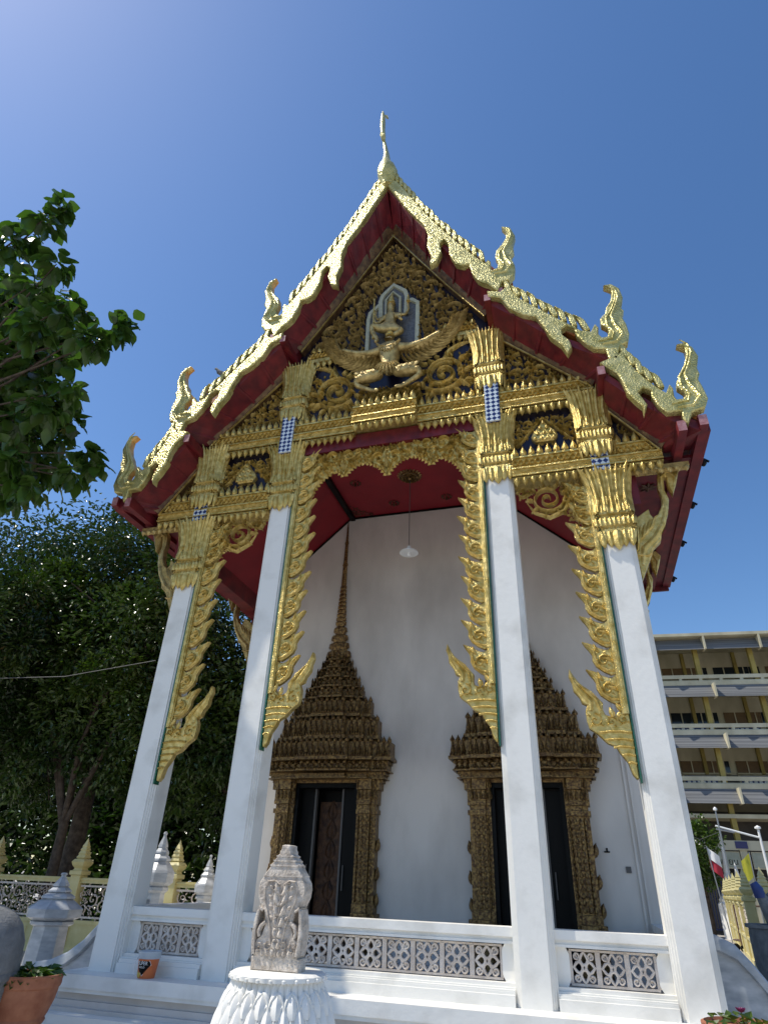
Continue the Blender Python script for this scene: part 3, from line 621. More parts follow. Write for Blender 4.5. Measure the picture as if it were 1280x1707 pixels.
for sx in (-1, 1):
    for ti, (TT, nsp) in enumerate(((T1, 17), (T2, 9), (T3, 5))):
        mb = MB(); F = lambda u, v, d, sx=sx: (u * sx, -.60 - d, v)
        mb.prism(TT, F, -.04, .09, .018)
        # raised flame lines on the curled tail, and the drop
        bx, z0, z1 = FIN[ti]; Fb = lambda u, v, d, sx=sx: (u * sx, -.69 - d, v)
        def sh(pts, ox, oz): return [(x + ox, z + oz) for x, z in pts]
        fx, fz = bx - 2.41, z0 - 10.2
        mb.ribbon(Fb, sh([(2.05, 10.2), (2.25, 10.2), (2.36, 10.34), (2.28, 10.55), (2.25, 10.75), (2.34, 10.95), (2.41, 11.15), (2.39, 11.32), (2.31, 11.42)], fx, fz), [.03, .05, .06, .06, .06, .055, .05, .035, .008], .03)
        mb.ribbon(Fb, sh([(2.0, 10.27), (2.2, 10.29), (2.24, 10.4), (2.17, 10.55), (2.17, 10.72), (2.28, 10.9), (2.36, 11.1), (2.38, 11.25)], fx, fz), [.02, .035, .04, .04, .04, .04, .03, .008], .025)
        nb_ = mb.build('gable_edge_board', M_naga, T, 35)
        for k in range(nsp):
            x, z = along(TOP[ti], (k + .4) / nsp)
            if spk is None: s_ = spike_mesh().build('roof_spike', M_naga, nb_, 35); spk = s_
            else: s_ = spk.copy(); COL.objects.link(s_); s_.parent = nb_
            s_.location = (x * sx, -.64, z + .17); s_.scale = (sx * .82, 1, (1.22, 1.2, 1.15)[ti] * (.9 + .09 * math.sin(k * 2.3 + sx + ti)))
            s_.rotation_euler = (0, sx * R((-8, -14, -10)[ti] + 5 * math.sin(k * 1.7 + ti * 2 + sx)), 0)
RK = [[(.02, 13.78), (.42, 12.98), (.80, 12.2), (1.3, 11.25), (1.9, 10.2), (2.28, 9.86)], [(1.95, 9.72), (2.5, 9.12), (3.0, 8.52), (3.5, 8.12), (3.78, 7.85)], [(3.5, 7.66), (3.9, 7.12), (4.25, 6.72), (4.56, 6.5)]]
INN = [[(.0, 12.98), (.56, 12.02), (1.0, 11.27), (1.5, 10.45), (1.83, 9.92), (1.90, 9.80)], [(1.95, 9.42), (2.5, 8.82), (3.0, 8.3), (3.4, 7.88), (3.42, 7.86)], [(3.5, 7.42), (3.8, 7.0), (4.1, 6.6), (4.18, 6.5)]]
for sx in (-1, 1):
    for ti in range(3):
        mb = MB(); A, Bq = RK[ti], INN[ti]; Ns = 12
        rings = []
        for i in range(Ns + 1):
            t = i / Ns; a = along(A, t); b = along(Bq, t)
            rings.append([(a[0] * sx, -.58, a[1]), (a[0] * sx, -.58, a[1] - .16), (b[0] * sx, -.10, b[1] - .02), (b[0] * sx, .1, b[1] + .02), (a[0] * sx, .1, a[1] + .02)])
        mb.loft(rings); so_ = mb.build('eave_soffit', M_red, T)
        # cover battens across the soffit
        nb2 = (7, 4, 3)[ti]
        for k in range(nb2):
            t = (k + .8) / nb2 * .95; a = Vector(along(A, t)); b = Vector(along(Bq, t)); a2 = Vector(along(A, min(1, t + .05))); d = (a2 - a).normalized() * .05
            m2 = MB(); m2.hexa([(a.x * sx, -.60, a.y - .165), ((a.x + d.x) * sx, -.60, a.y + d.y - .165), ((b.x + d.x) * sx, -.13, b.y + d.y - .04), (b.x * sx, -.13, b.y - .04),
                                (a.x * sx, -.60, a.y - .10), ((a.x + d.x) * sx, -.60, a.y + d.y - .10), ((b.x + d.x) * sx, -.10, b.y + d.y + .02), (b.x * sx, -.10, b.y + .02)])
            m2.build('batten', M_red, so_)
    # purlins with faded ends
    for (x, z, hh, yb) in ((1.90, 9.72, .13, .3), (2.12, 9.82, .13, .3), (3.47, 7.67, .14, .3), (3.76, 7.86, .15, .3), (4.33, 6.47, .15, 4.7), (4.60, 6.52, .15, 4.7)):
        mb = MB(); mb.box(x * sx - .055, x * sx + .055, -.66, yb, z - hh, z + .02); pr_ = mb.build('purlin', M_red, T)
        mb = MB(); mb.box(x * sx - .052, x * sx + .052, -.668, -.66, z - hh + .003, z + .017); mb.build('purlin_end', M_redend, pr_)
    # roof slabs
    for ti, (a, b, y1) in enumerate((((0, 13.95), (2.35, 10.15), 14), ((2.0, 9.98), (3.86, 8.0), 9), ((3.6, 7.82), (4.66, 6.62), 4.7))):
        mb = MB(); mb.hexa([(a[0] * sx, -.5, a[1] - .14), (b[0] * sx, -.5, b[1] - .14), (b[0] * sx, y1, b[1] - .14), (a[0] * sx, y1, a[1] - .14),
                            (a[0] * sx, -.5, a[1] - .04), (b[0] * sx, -.5, b[1] - .04), (b[0] * sx, y1, b[1] - .04), (a[0] * sx, y1, a[1] - .04)])
        rf = mb.build('roof_slope', M_tile, T)
        mb = MB()
        Ln = math.hypot(b[0] - a[0], b[1] - a[1]); n = int(Ln / .16); ux, uz = (b[0] - a[0]) / Ln, (b[1] - a[1]) / Ln
        for i in range(n):
            x0 = (a[0] + ux * .16 * i) * sx; z0 = a[1] + uz * .16 * i - .035; x1 = (a[0] + ux * (.16 * i + .17)) * sx; z1 = a[1] + uz * (.16 * i + .17) - .005
            mb.add([(x0, -.48, z0), (x1, -.48, z1), (x1, y1 - .02, z1), (x0, y1 - .02, z0), (x1, -.48, z1 - .03), (x1, y1 - .02, z1 - .03)], [(0, 1, 2, 3), (1, 4, 5, 2)])
        mb.build('tile_course', M_tile, rf)
    # side eave underside and fascia
    mb = MB(); a, b = sorted((3.55 * sx, 4.62 * sx))
    mb.hexa([(3.5 * sx, .12, 6.42), (4.62 * sx, .12, 6.40), (4.62 * sx, 4.7, 6.40), (3.5 * sx, 4.7, 6.42), (3.5 * sx, .12, 6.47), (4.62 * sx, .12, 6.45), (4.62 * sx, 4.7, 6.45), (3.5 * sx, 4.7, 6.47)])
    so_ = mb.build('side_eave', M_red, T)
    mb = MB(); a, b = sorted((4.66 * sx, 4.70 * sx)); mb.box(a, b, -.5, 4.72, 6.38, 6.60); mb.build('eave_fascia', M_red, so_)
    mb = MB(); a, b = sorted((3.6 * sx, 4.66 * sx)); mb.box(a, b, 4.66, 4.72, 6.3, 6.5); mb.build('eave_end_board', M_red, so_)
    for yy in (.38, 1.6, 2.95, 4.5):
        mb = MB(); mb.lathe([(.02, 6.40), (.05, 6.44), (.05, 6.5), (.02, 6.53)], 4.74 * sx, yy, 8); mb.tube([(4.70 * sx, yy, 6.48), (4.78 * sx, yy, 6.50), (4.82 * sx, yy, 6.46)], .018, 6)
        mb.build('eave_knob', M_black, so_)
# ridge and chofa
mb = MB(); mb.box(-.07, .07, -.5, 14, 13.9, 14.05); mb.build('ridge_cap', M_naga, T)
mb = MB(); rings = []
CH = [(.0, -.66, 13.78, .10, .10), (-.0, -.66, 13.92, .16, .15), (-.01, -.67, 14.03, .20, .20), (-.01, -.68, 14.2, .225, .24), (-.02, -.68, 14.36, .19, .22), (-.04, -.67, 14.55, .12, .16), (-.05, -.66, 14.72, .085, .12), (-.06, -.65, 14.95, .065, .09), (-.10, -.64, 15.27, .05, .075),
      (-.13, -.64, 15.5, .04, .07), (-.155, -.66, 15.66, .035, .08), (-.16, -.68, 15.8, .05, .09), (-.185, -.68, 16.05, .055, .085), (-.195, -.67, 16.35, .06, .075), (-.205, -.66, 16.6, .055, .06), (-.21, -.65, 16.82, .035, .045), (-.22, -.65, 16.98, .006, .008)]
for x, y, z, rx, ry in CH:
    rings.append([(x + rx * math.cos(a) * (1 if abs(math.cos(a)) < .9 else 1.0), y + ry * math.sin(a), z) for a in [2 * math.pi * k / 12 for k in range(12)]])
mb.loft(rings)
mb.prism([(-.1, 15.62), (-.17, 15.5), (-.2, 15.62), (-.19, 15.78)], front(-.7), 0, .1)
mb.prism([(-.19, 16.8), (-.1, 16.72), (-.08, 16.62), (-.13, 16.66)], front(-.62), -.02, .03)
cf = mb.build('gable_finial', M_naga, T, 50)
# ------------ eave brackets
KT = [(3.58, 4.59), (3.57, 4.76), (3.55, 4.93), (3.56, 5.1), (3.58, 5.46), (3.68, 5.56), (3.84, 5.66), (3.85, 5.57), (3.88, 5.51), (3.94, 5.56), (4.02, 5.7), (4.04, 5.86), (4.02, 5.99), (4.05, 6.21), (4.14, 6.33), (4.27, 6.34), (4.34, 6.23), (4.28, 6.05), (4.2, 5.86), (4.16, 6.0), (4.16, 6.16), (4.13, 6.17), (4.1, 5.94), (4.13, 5.78), (4.07, 5.54), (3.96, 5.35), (3.91, 5.15), (3.8, 5.05), (3.7, 4.83)]
for sx in (-1, 1):
    for yb in (.22, 2.95, 5.6):
        mb = MB(); F = lambda u, v, d, sx=sx, yb=yb: (u * sx, yb - d, v)
        mb.prism(KT, F, -.06, .06, .015)
        for s2 in (1, -1):
            Fb = lambda u, v, d, sx=sx, yb=yb, s2=s2: (u * sx, yb - s2 * (.058 + d), v)
            mb.ribbon(Fb, [(3.62, 4.8), (3.68, 5.05), (3.85, 5.2), (3.98, 5.4), (4.07, 5.65), (4.06, 5.9), (4.08, 6.15), (4.2, 6.25), (4.27, 6.12), (4.22, 5.98)], [.05, .09, .09, .07, .06, .05, .05, .06, .05, .02], .03)
            for k in range(4): leaf(mb, Fb, 3.6 + k * .05, 5.12 + .06 * k, .9 - .1 * k, .3, .07, .6, .03)
            mb.ribbon(Fb, [(3.58, 4.95), (3.7, 4.93), (3.76, 4.95)], [.03] * 3, .03)
        mb.build('eave_bracket', M_golddark if sx < 0 else M_gold, T, 40)  # left brackets take the darker gilding, right ones the brighter
# ------------ porch interior
YW = 2.9
def wallpoly(x0, x1, z0):
    def top(x): x = abs(x); return 7.78 if x <= 1.75 else 7.78 - (x - 1.75) * .97
    xs = [x0] + [q for q in (-1.75, 1.75) if x0 < q < x1] + [x1]
    return [(x0, z0), (x1, z0)] + [(x, top(x)) for x in xs[::-1]]
mb = MB()
for (a, b, z0) in ((-3.55, -2.25, 0), (-2.25, -1.07, 2.62), (-1.07, 1.07, 0), (1.07, 2.25, 2.62), (2.25, 3.55, 0)): mb.prism(wallpoly(a, b, z0), front(YW), -.35, 0)
mb.box(-3.55, -3.2, YW + .35, 14, 0, 7); mb.box(3.2, 3.55, YW + .35, 14, 0, 7); mb.box(-3.55, 3.55, 13.7, 14, 0, 9)
fw = mb.build('front_wall', M_wall, T)
for a in (3.12, 3.19, -3.155, -3.215): mb = MB(); mb.box(a, a + .03, YW - .03, YW, 0, 6.3); mb.build('corner_fillet', M_wall, fw)
mb = MB(); mb.box(2.97, 3.04, YW - .02, YW, 1.27, 1.35); mb.build('socket_box', M_greyline, fw)
mb = MB(); mb.box(2.70, 2.78, YW - .015, YW, 1.52, 1.54); mb.box(2.73, 2.755, YW - .012, YW, 1.54, 1.58); mb.build('wall_hook', M_black, fw)
mb = MB(); mb.box(-1.75, 1.75, .25, YW - .0, 7.78, 7.83); cl = mb.build('ceiling', M_ceil, T)
for sx in (-1, 1):
    mb = MB(); mb.hexa([(1.62 * sx, .2, 7.78), (3.75 * sx, .2, 5.82), (3.75 * sx, YW, 5.82), (1.62 * sx, YW, 7.78), (1.62 * sx, .2, 7.86), (3.75 * sx, .2, 5.9), (3.75 * sx, YW, 5.9), (1.62 * sx, YW, 7.86)])
    mb.build('sloped_ceiling', M_ceil, T)
    mb = MB(); a, b = sorted((1.52 * sx, 1.62 * sx)); mb.box(a, b, .25, YW - .01, 7.70, 7.779); mb.build('ceiling_beam', M_black, cl)
    mb = MB(); mb.hexa([(1.62 * sx, YW - .03, 7.74), (3.5 * sx, YW - .03, 6.0), (3.5 * sx, YW - .003, 6.0), (1.62 * sx, YW - .003, 7.74), (1.62 * sx, YW - .03, 7.775), (3.5 * sx, YW - .03, 6.04), (3.5 * sx, YW - .003, 6.04), (1.62 * sx, YW - .003, 7.775)]); mb.build('ceiling_trim', M_black, cl)
    mb = MB(); a, b = sorted((3.50 * sx, 3.75 * sx)); mb.box(a, b, .1, 6, 5.72, 6.42); mb.build('side_beam', M_red, T)
    # corner ornament on the ceiling
    mb = MB(); FC = lambda u, v, d, sx=sx: (u * sx, v, 7.779 - d); fill(mb, FC, [(1.5, 2.85), (1.5, 2.3), (1.3, 2.6), (1.0, 2.85)], .09, .05, 61, False, (), .02, 500)
    mb.build('corner_ornament', M_wood, cl, 40)
mb = MB(); mb.box(-1.52, 1.52, YW - .03, YW - .003, 7.74, 7.778); mb.build('ceiling_trim', M_black, cl)
def rosette(x, y, r, big):
    mb = MB(); F = lambda u, v, d: (x + u, y + v, 7.779 - d)
    n = 20 if big else 10
    mb.lathe([(r * .72, 7.779), (r * .7, 7.75), (r * .55, 7.74)], x, y, 24) if big else None
    for k in range(n):
        a = 2 * math.pi * k / n; ca, sa = math.cos(a), math.sin(a)
        mb.ribbon(F, [(ca * r * q, sa * r * q) for q in (.55, .7, .85, 1)], [r * .2, r * .26, r * .18, .004], .03)
        if big:
            mb.ribbon(F, [(ca * r * q, sa * r * q) for q in (.25, .4, .55)], [r * .08, r * .14, .004], .06)
    if big:
        for rr in (.72, .48, .26):
            mb.ribbon(F, [(math.cos(2 * math.pi * k / 24) * r * rr, math.sin(2 * math.pi * k / 24) * r * rr) for k in range(25)], [r * .07] * 25, .05 + (.72 - rr) * .08)
    mb.lathe([(r * .2, 7.779), (r * .2, 7.72), (r * .1, 7.69), (.001, 7.68)], x, y, 12)
    mb.build('ceiling_rosette', M_wood if not big else M_bronze, cl, 40)
rosette(0, 1.60, .25, True)
for x, y in ((1.1, 1.6), (-1.1, 1.6), (.55, 2.48), (-.55, 2.48), (.55, .7), (-.55, .7)): rosette(x, y, .12, False)
for sx in (-1, 1): 
    mb = MB(); 
    for k in range(8): a = k * .785; mb.ribbon(lambda u, v, d: (4.0 * sx + u, .8 + v, 6.40 - d), [(0, 0), (.07 * math.cos(a), .07 * math.sin(a)), (.14 * math.cos(a), .14 * math.sin(a))], [.02, .06, .004], .02)
    mb.build('soffit_rosette', M_wood, T, 40)
# doorways
def doorway(xc, sgn):
    F0 = front(YW)
    D = empty_part = None
    mb = MB()
    # stepped crown
    def tier(w, z0, z1, dep, teeth=True, cor=True):
        h = z1 - z0
        mb.box(xc - w + .07, xc + w - .07, YW - dep + .07, YW, z0 - .05, z0 + .01)
        for k_, (fr, ex) in enumerate(((1, 0), (.74, .08), (.40, .16))):
            mb.box(xc - w * fr + .04, xc + w * fr - .04, YW - dep - ex + .04, YW, z0, z1 - .003 * k_)
            mb.box(xc - w * fr, xc + w * fr, YW - dep - ex - .03, YW, z0 - .002 * k_, z0 + h * .16 + .002 * k_)
            mb.box(xc - w * fr + .02, xc + w * fr - .02, YW - dep - ex - .005, YW, z0 + h * .16, z0 + h * .24 + .002 * k_)
        if teeth:
            for (a, b, ex) in ((-1, -.74, 0), (-.74, -.40, .08), (-.40, .40, .16), (.40, .74, .08), (.74, 1, 0)):
                n = max(2, round((b - a) * w / .11))
                buds(mb, lambda u, v, d: (u, YW - dep - ex + .035 - d, v), xc + a * w + .02, xc + b * w - .02, z0 + h * .26, h * .72, n, 1, .06)
                buds(mb, lambda u, v, d: (u, YW - dep - ex + .06 - d, v), xc + a * w + .01, xc + b * w - .01, z1 - .02, .11, n, 1, .06)
                if w > .7: buds(mb, lambda u, v, d: (u, YW - dep - ex - .03 - d, v), xc + a * w + .02, xc + b * w - .02, z0 + h * .17, h * .22, n * 2, 1, .03)
    prof = [(1.06, 2.50, 2.58, .28), (1.12, 2.61, 2.73, .33), (1.18, 2.78, 3.08, .36), (.93, 3.13, 3.46, .28), (.77, 3.52, 3.80, .23), (.59, 3.86, 4.02, .19), (.50, 4.06, 4.20, .16), (.41, 4.24, 4.38, .14), (.325, 4.42, 4.53, .12), (.26, 4.57, 4.67, .10)]
    for i, (w_, a, b, dp) in enumerate(prof): tier(w_, a, b, dp, i > 0)
    crown = (mb,)
    # upper bell and needle
    pr = [(.22, 4.66), (.25, 4.70), (.23, 4.78), (.16, 4.80), (.16, 4.83), (.21, 4.86), (.195, 4.94), (.13, 4.96), (.13, 4.99), (.175, 5.02), (.16, 5.10), (.10, 5.12), (.10, 5.15), (.14, 5.18), (.13, 5.26), (.08, 5.28), (.08, 5.31)]
    r = .11; z = 5.33
    while z < 6.15: pr += [(r, z), (r * 1.0, z + .05), (r * .70, z + .065)]; z += .085; r *= .945
    pr += [(.055, 6.18), (.045, 6.6), (.062, 6.63), (.042, 6.68), (.032, 7.1), (.045, 7.14), (.028, 7.2), (.02, 7.5), (.006, 7.66)]
    sec = [(math.cos(a), .45 * math.sin(a)) for a in [2 * math.pi * k / 16 + .2 for k in range(16)]]
    mb.shape(pr, sec, xc, YW - .06)
    return mb
for sx in (-1, 1):
    xc = 1.66 * sx
    d0 = MB(); d0.box(xc - .56, xc - .50, YW - .16, YW + .3, 0, 2.52); d0.box(xc + .50, xc + .56, YW - .16, YW + .3, 0, 2.52); d0.box(xc - .50, xc + .50, YW - .16, YW + .3, 2.38, 2.52)
    dw = d0.build('doorway', M_black, T)
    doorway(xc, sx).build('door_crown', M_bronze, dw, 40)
    for s2 in (-1, 1):
        mb = MB(); px = xc + s2 * .72
        for (hw_, z0, z1, ex) in ((.24, 0, .12, .06), (.22, .12, .34, .04), (.235, .34, .62, .05), (.19, .62, .74, .02), (.175, .74, 1.98, .0), (.20, 1.98, 2.05, .03), (.17, 2.05, 2.12, .0), (.20, 2.12, 2.18, .03), (.20, 2.18, 2.34, .02), (.24, 2.34, 2.50, .06)):
            a, b = px - .16, px + hw_
            if s2 < 0: a, b = px - hw_, px + .16
            mb.box(a, b, YW - .18 - ex, YW, z0 + .002, z1)
            mb.box(px - hw_ * .45, px + hw_ * .45, YW - .23 - ex, YW, z0 + .004, z1 - .002)
        Fp = front(YW - .23)
        for k in range(14): buds(mb, Fp, px - .075, px + .075, .76 + k * .085, .1, 2, 1, .03)
        for k in range(14): buds(mb, front(YW - .18), px + s2 * .09 - .03, px + s2 * .09 + .05, .76 + k * .085, .1, 1, 1, .03); buds(mb, front(YW - .18), px - s2 * .12 - .03, px - s2 * .12 + .03, .76 + k * .085, .1, 1, 1, .03)
        for z_ in (.14, .36, .5): buds(mb, front(YW - .24), px - .16, px + .18, z_, .12, 5, 1, .04)
        for z_ in (2.2, 2.36): buds(mb, front(YW - .24), px - .16, px + .2, z_, .16, 5, 1, .05)
        for z_ in (.7, 1.05, 1.45): leaf(mb, lambda u, v, d: (u, YW - .1 - d, v), px + s2 * .16, z_, math.pi / 2 - s2 * .6, .2, .1, s2 * .5, .05)
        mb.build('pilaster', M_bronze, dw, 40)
    for s2 in (-1, 1):   # two leaves standing ajar, dark inside
        mb = MB(); a, b = sorted((xc + s2 * .50, xc + s2 * .26)); mb.box(a, b, YW + .02, YW + .08, .03, 2.38); lf = mb.build('door_leaf', M_black, dw)
        mb = MB(); a, b = sorted((xc + s2 * .262, xc + s2 * .232)); mb.box(a, b, YW - .0, YW + .085, .03, 2.38); mb.build('leaf_edge', M_greyline, lf)
        mb = MB(); a, b = sorted((xc + s2 * .31, xc + s2 * .325)); mb.box(a, b, YW - .02, YW + .0, .9, 1.25); mb.build('pull_bar', M_greyline, lf)
    mb = MB(); mb.box(xc - .232, xc + .232, YW + .22, YW + .26, .03, 2.2); Fq = front(YW + .22)
    for k in range(7): leaf(mb, Fq, xc - .02, .2 + .29 * k, 2.0, .3, .1, -.8, .03); leaf(mb, Fq, xc + .02, .2 + .29 * k, 1.1, .3, .1, .8, .03)
    mb.build('carved_screen', M_wood, dw, 40)
    mb = MB(); mb.box(xc - .5, xc + .5, YW + .3, YW + .34, 0, 2.5); mb.build('unlit_hall_sheet', M_black, dw)  # black sheet stands in for the unlit hall behind the door
# ------------ balustrades
def tile_motif(mb, cx, zc, w_, h_, yf):
    F = front(yf); s = min(w_, h_) / 2
    for k in range(4):
        a = k * math.pi / 2 + math.pi / 2; ca, sa = math.cos(a), math.sin(a)
        def P(u, v): return (cx + (u * ca - v * sa) * w_ / (2 * s), zc + (u * sa + v * ca) * h_ / (2 * s))
        # pointed petal ring
        pts = [P(.12 * s, 0), P(.2 * s, .20 * s), P(.42 * s, .33 * s), P(.62 * s, .24 * s), P(.86 * s, 0), P(.62 * s, -.24 * s), P(.42 * s, -.33 * s), P(.2 * s, -.20 * s), P(.12 * s, 0)]
        mb.ribbon(F, pts, [.25 * s] * 9, .03, True)
        b = a + math.pi / 4; cb, sb = math.cos(b), math.sin(b); r1 = 1.04 * s
        qx, qz = cx + cb * r1 * w_ / (2 * s), zc + sb * r1 * h_ / (2 * s)
        mb.ribbon(F, [(cx + cb * .42 * s * w_ / (2 * s), zc + sb * .42 * s * h_ / (2 * s)), (qx, qz)], [.2 * s, .2 * s], .02, True)
        for e in (-1, 1):
            pts = []
            for i in range(9):
                t = i / 8; rr = .26 * s * (1 - .6 * t); aa = b + math.pi + e * (.2 + 3.9 * t)
                pts.append((qx - cb * .02 + rr * math.cos(aa), qz - sb * .02 + rr * math.sin(aa)))
            mb.ribbon(F, pts, [.16 * s] * 9, .035, True)
def balustrade(x0, x1, n, jog):
    b = MB()
    b.box(x0, x1, .10, .36, .585, .67); b.box(x0, x1, .13, .33, .545, .585); b.box(x0, x1, .115, .345, .52, .545)
    ba = b.build('balustrade', M_white, T)
    b = MB(); b.box(x0, x1, .0, .42, 0, .085)
    sec = [(.0, .085), (.03, .10), (.035, .125), (.07, .14), (.10, .155), (.11, .19)]
    for i in range(len(sec) - 1): b.box(x0, x1, sec[i][0], .42 - sec[i][0], sec[i][1], sec[i + 1][1])
    b.build('base_moulding', M_white, ba)
    for sd in (-1, 1):
        xe = x0 if sd < 0 else x1; b = MB(); q = -sd
        b.prism([(xe, .19), (xe + q * .10, .19), (xe + q * .13, .25), (xe + q * .13, .46), (xe + q * .10, .52), (xe, .52)], front(.16), -.12, 0); b.build('end_block', M_white, ba)
    b = MB(); w_ = (x1 - x0 - .26) / n; F = front(.22)
    for side, yf in ((1, .20),):
        for i in range(n):
            cx = x0 + .13 + w_ * (i + .5); tile_motif(b, cx, .355, w_ * .86, .30, yf)
            # slab behind motif to give thickness: repeat flipped
        for i in range(n + 1):
            cx = x0 + .13 + w_ * i; b.box(cx - .025, cx + .025, .175, .235, .22, .49)
            for zz, up in ((.195, 1), (.515, -1)):
                pass
    b.box(x0 + .13, x1 - .13, .18, .235, .20, .222); b.box(x0 + .13, x1 - .13, .18, .235, .488, .508)
    la = b.build('lattice_panel', M_lattice, ba, 40)
    b2 = MB()
    for i in range(n): tile_motif(b2, x0 + .13 + w_ * (i + .5), .355, w_ * .86, .30, 0)
    for v in range(len(b2.v)): b2.v[v] = (b2.v[v][0], -b2.v[v][1] + .205, b2.v[v][2])
    b2.build('lattice_back', M_lattice, la, 40)
balustrade(-3.13, -2.025, 3, 0); balustrade(-1.595, 1.595, 9, 0); balustrade(2.025, 3.13, 3, 0)
for sx in (-1, 1):       # side balustrades between front column and wall
    b = MB(); a, c = sorted((3.2 * sx, 3.45 * sx)); b.box(a, c, .43, YW, .585, .67); b.box(a + .03, c - .03, .43, YW, .52, .585); b.box(a - .03, c + .03, .43, YW, 0, .19); b.box(a + .08, c - .08, .43, YW, .19, .52) 
    b.build('side_balustrade', M_white, T)
# pendant lamp and bird
t = empty('pendant_lamp', (.01, 1.6, 6.1)); tag(t, 'white enamel pendant lamp hanging from the red porch ceiling', 'lamp')
mb = MB(); mb.tube([(0, 0, .1), (0, 0, 1.68)], .008, 5); mb.build('cord', M_greyline, t)
mb = MB(); mb.lathe([(.17, 0), (.165, .02), (.1, .05), (.05, .07), (.035, .12), (.03, .14)], 0, 0, 20); mb.build('lamp_shade', M_wht, t, 40)
mb = MB(); mb.lathe([(.001, -.07), (.03, -.05), (.035, -.02), (.02, .02)], 0, 0, 10); mb.build('bulb', M_wht, t, 60)
# ================================================================== SEMA STONE AND LOTUS PEDESTAL
t = empty('lotus_pedestal', (.48, -3.40, GZ)); tag(t, 'white lotus-petal pedestal under the carved boundary stone in front of the hall', 'pedestal')
ZP = .53 - GZ
def ped_r(z): 
    P = [(0, .55), (.15, .53), (.25, .47), (.45, .44), (.7, .41), (.9, .365), (1.05, .315), (1.15, .285), (1.2, .27), (1.23, .27)]
    for (a, b), (c, d) in zip(P, P[1:]):
        if a <= z <= c: return b + (d - b) * (z - a) / (c - a)
    return .27
mb = MB(); mb.lathe([(.62, 0), (.62, .12), (.56, .15), (.56, .22)] + [(ped_r(z / 20), z / 20) for z in range(5, 25)] + [(.27, ZP - .02)], 0, 0, 48)
for row, (z0, hh, n) in enumerate(((.28, .20, 22), (.42, .20, 22), (.56, .20, 22), (.69, .19, 22), (.81, .19, 22), (.93, .17, 22), (1.03, .12, 22), (1.10, .11, 44))):
    for k in range(n):
        a0 = 2 * math.pi * (k + .5 * (row % 2)) / n
        def FP(u, v, d): r = ped_r(v) + d; a = a0 + u; return (r * math.cos(a), r * math.sin(a), v)
        W_ = 2 * math.pi / n
        mb.ribbon(FP, [(0, z0 + hh * q) for q in (0, .2, .45, .7, .88, 1)], [W_ * q for q in (.6, .9, .98, .8, .4, .02)], .04 if n == 22 else .018)
        if n == 22:
            for e in (-1, 1): mb.ribbon(lambda u, v, d: FP(u, v, d + .008), [(e * W_ * .5 * q[0], z0 + hh * q[1]) for q in ((.85, .1), (.95, .45), (.78, .7), (.4, .9), (0, 1.0))], [.05] * 4 + [.01], .018)
mb.build('petal_body', M_white, t, 40)
mb = MB(); n = 96
def scal(k): return .295 + .012 * abs(math.sin(k * math.pi / 4))
mb.loft([[(scal(k) * math.cos(2 * math.pi * k / n), scal(k) * math.sin(2 * math.pi * k / n), z) for k in range(n)] for z in (ZP - .035, ZP - .012)] + [[(.28 * math.cos(2 * math.pi * k / n), .28 * math.sin(2 * math.pi * k / n), ZP) for k in range(n)]])
for k in range(24):
    a = 2 * math.pi * k / 24; mb.lathe([(.001, ZP - .04), (.012, ZP - .035), (.012, ZP - .022), (.001, ZP - .016)], .302 * math.cos(a), .302 * math.sin(a), 6)
mb.build('scalloped_top', M_white, t, 30)
t = empty('boundary_stone', (.478, -3.42, .531)); t.scale = (.87, 1, .925); tag(t, 'carved grey sandstone boundary stone standing on the white lotus pedestal', 'carved stone')
half = [(.19, 0), (.19, .075), (.175, .08), (.172, .17), (.13, .2), (.105, .27), (.125, .335), (.165, .38), (.19, .43), (.197, .48), (.188, .52), (.165, .55), (.16, .565), (.13, .60), (.115, .62), (.12, .626), (.09, .65), (.095, .656), (.065, .68), (.07, .686), (.05, .70), (.05, .715), (.038, .73), (.035, .755), (.012, .76)]
out = half + [(-x, z) for x, z in half[::-1]]
mb = MB(); mb.prism([p for p in out if True], front(-.06), -.12, 0, .008)
# horizontal rings on the cap, continued round the edge
for z, hw_ in ((.555, .163), (.62, .118), (.65, .094), (.68, .07)): mb.box(-hw_, hw_, -.064, .064, z, z + .010)
body = mb.build('stone_body', M_stone, t, 40)
for sx in (-1, 1):      # pierced side scrolls
    mb = MB()
    def FS(u, v, d, sx=sx): return (u * sx, -.053 - d, v)
    for pts, wd in (([(.165, .36), (.178, .30), (.185, .22), (.18, .14), (.17, .09)], [.02, .026, .03, .03, .03]), ([(.10, .28), (.135, .255), (.15, .22), (.14, .19)], [.022, .026, .026, .02]), ([(.165, .37), (.15, .355), (.13, .345)], [.02] * 3)):
        for yb in (-.053, .045): mb.ribbon(lambda u, v, d, sx=sx, yb=yb: (u * sx, yb - d, v), pts, wd, .025, True)
        poly = [(p[0] - w_ / 2, p[1]) for p, w_ in zip(pts, wd)] + [(p[0] + w_ / 2, p[1]) for p, w_ in zip(pts[::-1], wd[::-1])]
        mb.prism(poly, lambda u, v, d, sx=sx: (u * sx, -d, v), -.051, .051)
    mb.build('side_scroll', M_stone, body, 40)
mb = MB(); F = front(-.059)
mb.ribbon(F, [(0, .08), (0, .3), (0, .5)], [.014, .014, .008], .014)
bord = [(.045, .16), (.06, .25), (.09, .33), (.125, .41), (.135, .48), (.11, .525), (.06, .53), (.015, .505)]
